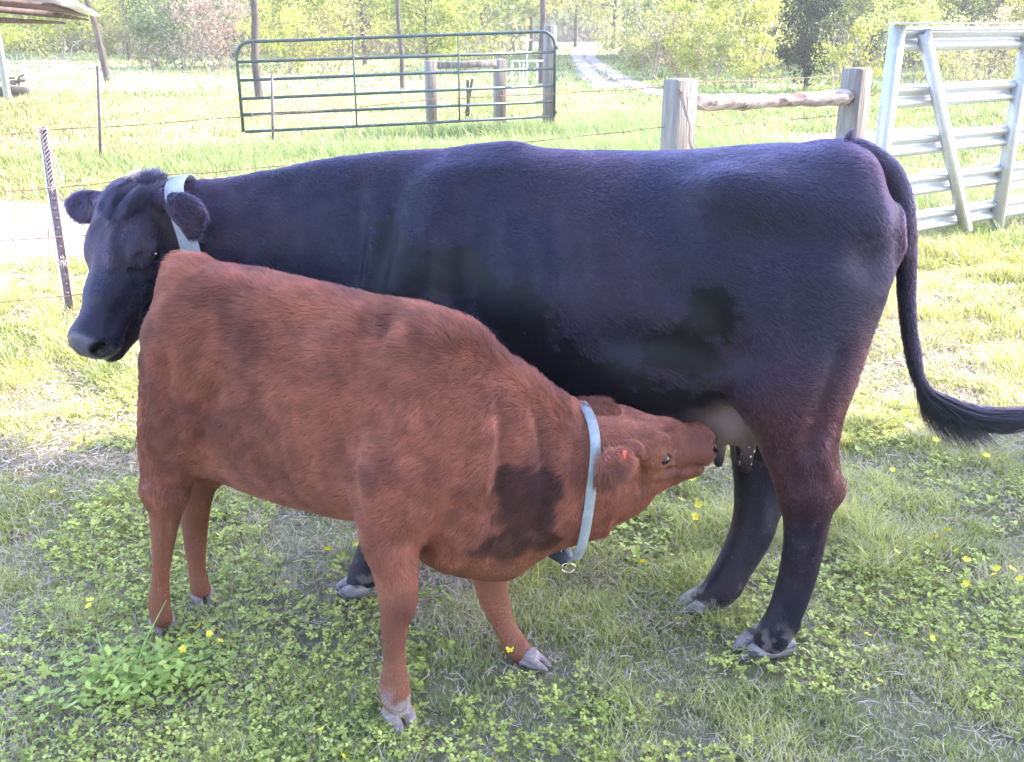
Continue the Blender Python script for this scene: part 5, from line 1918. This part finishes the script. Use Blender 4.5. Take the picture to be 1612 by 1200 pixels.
# short H-brace of ties beside the gate
for (px, py0, py1, Y, w, lab) in ((680, 95, 218, 15.5, .155, "left one of two low tie posts joined by a timber, behind the gate"),
                                  (787, 93, 208, 15.9, .17, "right one of two low tie posts joined by a timber, behind the gate")):
    p = W(px, 200, Y); p[2] = 0
    tie_post(p, w, w, W(px, py0, Y)[2], .3, "fence_post", lab)
mb = MB(); a = W(690, 103, 15.55); b = W(780, 100, 15.85)
cb = empty("cross_timber", (a + b) / 2); tag(cb, "flat weathered timber laid between the two low tie posts", "fence rail")
mb.bar(a, b, .14, .10, (0, 0, 1), .01); mb.build("timber", M['wood'], cb)
# crossed stakes
for k, (x0, y0, x1, y1) in enumerate(((732, 158, 744, 124), (737, 156, 736, 126))):
    a = W(x0, y0, 18.5); b = W(x1, y1, 18.4); a[2] = min(a[2], 0.0)
    mb = MB(); mb.bar(a, b, .05, .04, (0, 1, 0)); o = mb.build("stake", M['bark'], None)
    tag(o, ("dark stake leaning right", "upright dark stake")[k] + " behind the flat cross timber", "stake")

# white pipe hurdle behind the gate post
wh = empty("pipe_hurdle", G(830, 168) * [1, 1, 0]); tag(wh, "white pipe hurdle with thin vertical bars behind the green gate's hinge end", "hurdle")
Yh = 19.0
mb = MB()
P_ = lambda px, py: W(px, py, Yh)
for px in (806, 818, 824, 830, 846, 858): mb.tube([P_(px, 96), P_(px, 166)], .012 if px not in (806, 858) else .022, 6)
for py in (96, 110, 150): mb.tube([P_(806, py), P_(858, py)], .014, 6)
mb.build("pipe_frame", M['whitepipe'], wh)
mb = MB(); mb.tube([P_(828, 62), P_(830, 96)], .016, 6); mb.tube([P_(822, 64), P_(836, 63)], .014, 6)
mb.build("handle_bar", M['whitepipe'], wh)

# thin steel posts beyond the wire
for (px, y0, y1, lab) in ((154, 104, 252, "thin grey steel post between the shed and the cow's head"), (428, 118, 232, "thin grey steel post under the hanging end of the green gate"),
                          (238, 92, 112, "short pale steel post at the wood's edge by the dark bush"), (285, 86, 113, "short brown post at the wood's edge by the dark bush")):
    g = G(px + (3 if px < 300 else 1), y1); tpp = W(px, y0, g[1])
    r = empty("steel_fence_post", g); tag(r, lab, "fence post")
    mb = MB(); mb.bar(g - [0, 0, .1], tpp, .035, .008, (0, 1, 0)); mb.bar(g - [0, -.014, .1], tpp + [0, .014, 0], .008, .03, (0, 1, 0)); mb.build("post_bar", M['tpost'] if px != 285 else M['bark'], r)

# ------------------------------------------------------------------ shed corner at the far left
shed = empty("shed", G(3, 157)); tag(shed, "open pole shed with a white roof edge at the top left corner", "shed")
Ys = shed.location[1]
Cc = W(150, 24, 23.0)                       # far right corner of the eave
Cn = Cc + np.array([4.9, -13.0, .0])        # near right corner, above the picture
Lf = Cc + np.array([-6.0, -1.2, .55]); Ln = Cn + np.array([-6.0, -1.2, .55])
mb = MB(); p = W(3, 100, Ys); mb.box((p[0], p[1], .95), (.13, .13, 2.1), None, .01)
mb.build("post", M['galv'], shed)
def slab(pts, th, name, mat):
    V = np.array(pts); V2 = V - [0, 0, th]
    return np_mesh(name, np.concatenate([V, V2]), np.array([[0, 1, 2, 3], [7, 6, 5, 4], [0, 4, 5, 1], [1, 5, 6, 2], [2, 6, 7, 3], [3, 7, 4, 0]]), mat, shed)
slab([Cc + [0, 0, .04], Lf + [0, 0, .04], Ln + [0, 0, .04], Cn + [0, 0, .04]], .03, "roof", M['whitepipe'])
slab([Cc + [-.12, -.1, -.01], Lf + [0, 0, -.01], Ln + [0, 0, -.01], Cn + [-.12, 0, -.01]], .03, "roof_boards", M['shedwood'])
mb = MB(); mb.bar(Cc + [.03, 0, -.01], Cn + [.03, 0, -.01], .14, .04, (0, 0, 1), .006); mb.build("gutter", M['whitepipe'], shed)
mb = MB()
for f in (.0, .17, .34, .5, .67, .84, 1.0):
    a = Cc * (1 - f) + Cn * f; b = Lf * (1 - f) + Ln * f
    mb.bar(a + [-.15, 0, -.10], b + [0, 0, -.10], .10, .04, (0, 0, 1))
mb.build("rafter", M['shedwood'], shed)
mb = MB(); mb.bar(Cc + [-.7, -.1, -.16], Cn + [-.7, 0, -.16], .13, .05, (0, 0, 1)); mb.build("beam", M['shedwood'], shed)

# pipe corral beyond the shed
cor = empty("pipe_corral", G(60, 122)); tag(cor, "low white pipe corral in the sunny field right of the shed post", "fence")
mb = MB(); Yc = G(60, 122)[1]
for py in (97, 103, 109, 115): mb.tube([W(8, py, Yc), W(105, py, Yc)], .022, 6)
for px in (12, 38, 72, 84, 105): mb.tube([W(px, 94, Yc), W(px, 122, Yc)], .03, 6)
mb.build("pipe_frame", M['whitepipe'], cor)
mb = MB()
for py in (108, 112, 116, 120): mb.tube([W(80, py, Yc - 3), W(150, py - 6, Yc + 4)], .018, 6)
mb.build("pipe_frame", M['whitepipe'], cor)
sc_ = empty("scrap_heap", G(30, 140)); tag(sc_, "small heap of dark scrap on the grass by the shed", "scrap")
mb = MB(); g = G(30, 140)
for k in range(9):
    c = g + [rng.normal(0, .22), rng.normal(0, .2), .12 + .2 * rng.random()]; a_ = rng.random() * 3.1
    Rz = np.array([[math.cos(a_), -math.sin(a_), 0], [math.sin(a_), math.cos(a_), 0], [0, 0, 1]])
    mb.box(c, (.35, .08, .06), Rz, .01)
mb.tube([g + [.0, 0, .0], g + [.05, 0, .3], g + [.2, 0, .36]], .03, 6)
mb.build("metal_pieces", M['bark'], sc_)
lg = empty("log", G(22, 153)); tag(lg, "short log lying at the foot of the shed post", "log")
mb = MB(); g = G(22, 153); mb.tube([g + [-.35, 0, .12], g + [0, .02, .13], g + [.35, .05, .11]], [.12, .13, .11], 10); mb.build("wood", M['bark'], lg, smooth=True)

# ------------------------------------------------------------------ farm track
def ribbon(pts, w, name, mat, z=.004):
    P = np.array(pts, float); n = 60
    t = np.linspace(0, len(P) - 1.001, n)
    i = t.astype(int); f = (t - i)[:, None]
    p0 = P[np.maximum(i - 1, 0)]; p1 = P[i]; p2 = P[np.minimum(i + 1, len(P) - 1)]; p3 = P[np.minimum(i + 2, len(P) - 1)]
    c = 0.5 * (2 * p1 + (p2 - p0) * f + (2 * p0 - 5 * p1 + 4 * p2 - p3) * f**2 + (3 * p1 - p0 - 3 * p2 + p3) * f**3)
    tg = unit(np.gradient(c, axis=0)); sd = np.stack([-tg[:, 1], tg[:, 0], 0 * tg[:, 0]], 1)
    rows = []
    for k in (-1, -.5, 0, .5, 1):
        wob = (noise(c, 1.3, int(9 + k * 2)) - .5)[:, None] * w * .35 if abs(k) == 1 else 0
        rows.append(c + sd * (w / 2 * k) + sd * wob + [0, 0, z - .006 * (1 if abs(k) == 1 else 0)])
    V = np.stack(rows, 1).reshape(-1, 3)
    ii = (np.arange(n - 1) * 5)[:, None] + np.arange(4)[None]
    q = np.stack([ii, ii + 1, ii + 6, ii + 5], -1).reshape(-1, 4)
    return np_mesh(name, V, q, mat, None, smooth=True)


for ln_ in TRACK:
    tag(ribbon([np.append(p, 0) for p in ln_], .5, "track", M['dirt'], .014), kind="structure")

# ------------------------------------------------------------------ trees and bushes
yg1, yg2 = (0.19, 0.24, 0.035), (0.42, 0.44, 0.08)     # fresh spring green
dg1, dg2 = (0.07, 0.125, 0.04), (0.17, 0.24, 0.08)
pg1, pg2 = (0.21, 0.23, 0.07), (0.42, 0.43, 0.17)     # pale budding
br1, br2 = (0.22, 0.15, 0.12), (0.42, 0.33, 0.27)     # bare brown twigs


def at(px, Y): 
    p = W(px, 100, Y); p[2] = 0; return p


# distinct trunks
tree("tree", at(404, 23.5), 7.5, 2.6, 5000, .10, yg1, yg2, "tree with a dark straight trunk rising behind the green gate's left end", "tree", .10, .42, twiggy=9)
tree("tree", at(632, 27), 7.5, 2.2, 4000, .10, yg1, yg2, "slender dark-trunked young tree seen through the green gate", "tree", .065, .38, twiggy=8)
tree("tree", at(852, 30), 7.5, 2.0, 3500, .10, pg1, pg2, "slender tree standing left of the farm track above the gate post", "tree", .10, .45, twiggy=7)
tree("tree", at(166, 31), 7.0, 2.2, 4000, .10, yg1, yg2, "leaning dark-trunked tree beside the shed roof corner", "tree", .11, .40, lean=(-.75, 0), twiggy=8)
# bushes and small trees, left to right
T = [
 ("bush", 95, 47, 3.2, 4.0, 9000, .13, yg1, yg2, "broad fresh green bush behind the white corral", "bush", .03),
 ("bush", 30, 50, 3.6, 3.4, 6000, .13, pg1, pg2, "pale bush partly under the shed roof", "bush", .03),
 ("tree", 205, 50, 7.0, 3.2, 6000, .14, pg1, yg2, "tall pale green tree left of the dark bush", "tree", .12),
 ("bush", 292, 40, 3.9, 2.6, 9000, .12, dg1, dg2, "dark green rounded bush left of the straight trunk", "bush", .03),
 ("bush", 235, 41, 2.4, 1.8, 4500, .10, br1, yg1, "low brownish bush at the foot of the dark bush", "bush", .02),
 ("bush", 345, 37, 2.6, 2.0, 5000, .10, br1, br2, "brown leafless thicket left of the straight trunk", "thicket", .02),
 ("tree", 348, 46, 7.0, 3.0, 7000, .14, pg1, pg2, "pale budding tree above the brown thicket", "tree", .12),
 ("tree", 470, 42, 7.0, 3.4, 9000, .14, yg1, yg2, "bright spring green tree right of the straight trunk", "tree", .12),
 ("bush", 445, 36, 2.0, 1.8, 4000, .10, yg1, yg2, "low bright bush behind the top bars of the green gate", "bush", .02),
 ("bush", 520, 37, 2.2, 2.2, 5000, .10, br1, yg2, "low brownish green thicket behind the middle of the green gate", "thicket", .02),
 ("tree", 575, 44, 6.5, 3.0, 8000, .14, yg1, yg2, "full bright green tree just left of the slender trunk", "tree", .12),
 ("tree", 672, 33, 3.8, 1.9, 6500, .10, dg1, yg2, "small bushy tree with dark inner limbs above the cross timber", "tree", .06),
 ("bush", 735, 36, 3.0, 1.6, 4500, .10, dg2, yg2, "round bush right of the small bushy tree", "bush", .03),
 ("tree", 760, 58, 8.0, 3.6, 7000, .18, pg1, yg2, "tall hazy tree far behind the gate's right half", "tree", .14),
 ("tree", 835, 66, 8.5, 3.6, 6000, .20, pg1, pg2, "far pale tree left of where the track ends", "tree", .14),
 ("tree", 905, 80, 8.5, 4.5, 6000, .24, yg1, pg2, "distant pale tree at the end of the track", "tree", .15),
 ("tree", 965, 74, 8.5, 4.0, 6000, .22, pg1, pg2, "distant pale tree right of the track's end", "tree", .15),
 ("bush", 1022, 32, 3.9, 1.55, 10000, .075, pg1, pg2, "tall feathery pale bush beside the farm track", "bush", .03),
 ("bush", 1075, 33, 2.2, 1.3, 4500, .08, br1, br2, "greyish leafless thicket at the foot of the feathery bush", "thicket", .02),
 ("tree", 1100, 38, 6.5, 2.6, 8000, .12, dg2, yg2, "mid green tree behind the left tie post", "tree", .10),
 ("bush", 1120, 29, 2.4, 1.4, 7000, .075, yg1, yg2, "bright yellow-green bush above the left end of the log rail", "bush", .02),
 ("tree", 1190, 37, 6.5, 2.6, 8000, .12, yg1, yg2, "fresh green tree above the middle of the log rail", "tree", .10),
 ("bush", 1185, 28, 2.6, 1.3, 6000, .07, pg2, yg2, "loose pale green bush behind the middle of the log rail", "bush", .02),
 ("evergreen", 1272, 26, 3.5, .85, 15000, .08, (0.012, 0.030, 0.014), (0.035, 0.065, 0.028), "dark narrow evergreen behind the right end of the log rail", "tree", .06),
 ("bush", 1325, 24, 1.6, .8, 3000, .06, pg1, yg2, "pale wispy bush in front of the dark evergreen", "bush", .02),
 ("tree", 1370, 36, 6.5, 2.6, 8000, .12, yg1, yg2, "bright tree rising behind the right tie post", "tree", .10),
 ("bush", 1440, 27, 2.3, 1.6, 7000, .07, yg1, pg2, "bushy green thicket behind the guard-rail gate's brace", "thicket", .02),
 ("tree", 1500, 35, 6.5, 2.6, 8000, .12, dg2, yg2, "mid green tree above the guard-rail gate", "tree", .10),
 ("evergreen", 1560, 33, 6.5, 1.9, 9000, .10, (0.03, 0.06, 0.025), (0.09, 0.13, 0.05), "dark pine above the right upright of the guard-rail gate", "tree", .09),
 ("bush", 1545, 24.5, 1.7, 1.5, 5500, .06, br2, pg2, "pinkish brown scrub behind the guard-rail gate", "thicket", .02),
 ("bush", 1640, 24, 1.9, 1.5, 5000, .06, br1, yg2, "brown and green scrub at the right edge behind the gate", "thicket", .02),
 ("tree", 1660, 34, 6.5, 2.8, 7000, .12, yg1, yg2, "bright tree at the right edge of the wood", "tree", .10),
]
for (nm, px, Y, h, cr, nl, ls, c1, c2, lab, cat, tr) in T:
    st = 1 if nm != "bush" else 6
    low = {"tree": .18, "bush": .02, "evergreen": .04}[nm]
    tree("tree" if nm != "bush" else "bush", at(px, Y), h, cr, nl, ls, c1, c2, lab, cat, tr, low, stems=st, clumps=70 if nm != "bush" else 55,
         bark='bark' if nm != 'bush' else 'palebark', twiggy=9, crown_name="crown", fill=.6)

# the wood behind reads as one mass
n = 170000
px_ = rng.random(n) * 2100 - 250; Yw = 52 + 45 * rng.random(n)
Yw = np.where(px_ > 980, 40 + 22 * rng.random(n), Yw)
Yw = np.where(px_ < 180, 62 + 25 * rng.random(n), Yw)
gapc = (px_ > 830) & (px_ < 985)
Yw = np.where(gapc, 105 + 30 * rng.random(n), Yw)
v_ = (600 - 40) / FPX
tt2 = Yw / (CP + v_ * SP)
xw = tt2 * (px_ - 806) / FPX
zw = 9.5 * rng.random(n)**0.8
p = np.stack([xw, Yw, zw], 1)
g_ = fbm(p * [1, .6, 1], .28, 3, 44)
k = g_ > .40 + .012 * (zw - 3)
p = p[k]; n = len(p); sc2 = (p[:, 1] / 60)
d = rdir(n); sd = unit(np.cross(d, rdir(n))); ln = (.32 + .3 * rng.random(n)) * sc2
V = leaf_quads(p, d, sd, ln, ln * .7)
t = np.clip(fbm(p, .35, 2, 71) * 1.6 - .3, 0, 1)[:, None]
bt = sstep(2.5, .3, p[:, 2])[:, None] * .6
C = np.array(dg2) * (1 - t) + np.array(pg2) * t
C = C * (1 - bt) + np.array(br2) * bt
C = C * (.7 + .6 * rng.random((n, 1)))
wd_ = np_mesh("woods", V, np.arange(n * 4).reshape(-1, 4), M['leaf'], None, col=np.repeat(C, 4, 0))
tag(wd_, "deep wood of spring-leafed trees closing the view", "woods", kind="stuff")
mb = MB()
for k in range(130):
    i = rng.integers(0, n); b = p[i] * [1, 1, 0]
    limb(mb, b, b + [rng.normal(0, .5), 0, 8], .06 + .07 * rng.random(), .03, 5, .02, 5)
tag(mb.build("woods", M['palebark'], None), "thin trunks standing in the deep wood", "woods", kind="stuff")

# ------------------------------------------------------------------ the tree whose shade falls on the animals, with two added to shape it (right of the frame)
def shade_tree(loc, h, cr, n, fl_, lab, low=.22):
    return tree("tree", loc, h, cr, n, .20, dg2, yg2, lab, "tree", .28, low, clumps=170, twiggy=34, fill=.62, flat=fl_)


SH = SUN_DIR / SUN_DIR[2]
for (gx_, gy_, zc_, h, cr, n, fl_, lab) in SHADE:
    c = np.array([gx_, gy_, 0]) + SH * zc_
    shade_tree((c[0], c[1], 0), h, cr, n, fl_, lab, low=1 - 2 * (h - zc_) / h if zc_ < h else .2)

# ------------------------------------------------------------------ haze volume added to wash out the far contrast
hm = bpy.data.materials.new("washout_haze"); hm.use_nodes = True
hn = hm.node_tree
hn.nodes.remove(hn.nodes["Principled BSDF"])
pv = hn.nodes.new("ShaderNodeVolumePrincipled")
pv.inputs["Color"].default_value = (1.0, 0.97, 0.88, 1); pv.inputs["Density"].default_value = HAZE
pv.inputs["Anisotropy"].default_value = 0.2
hn.links.new(pv.outputs[0], hn.nodes["Material Output"].inputs["Volume"])
mb = MB(); mb.box((0, 60, 8), (320, 260, 18.2)); hz = mb.build("added_haze_box", hm); tag(hz, kind="stuff")

# unseen trees added behind the camera to cut the frontal sky light
for (x_, y_, h_, r_, n_, lab_) in ((-5.5, -8.5, 8.5, 3.6, 9000, "broad leafy light-blocking tree added unseen behind the camera, nearest the wire fence side"),
                                   (1.0, -9.5, 9.0, 3.8, 9000, "broad leafy light-blocking tree added unseen straight behind the camera"),
                                   (7.5, -8.0, 8.5, 3.4, 9000, "broad leafy light-blocking tree added unseen behind the camera, nearest the metal gate side")):
    tree("tree", (x_, y_, 0), h_, r_, n_, .26, dg1, dg2, lab_, "tree", .24, .12, clumps=110, twiggy=26, fill=.55)
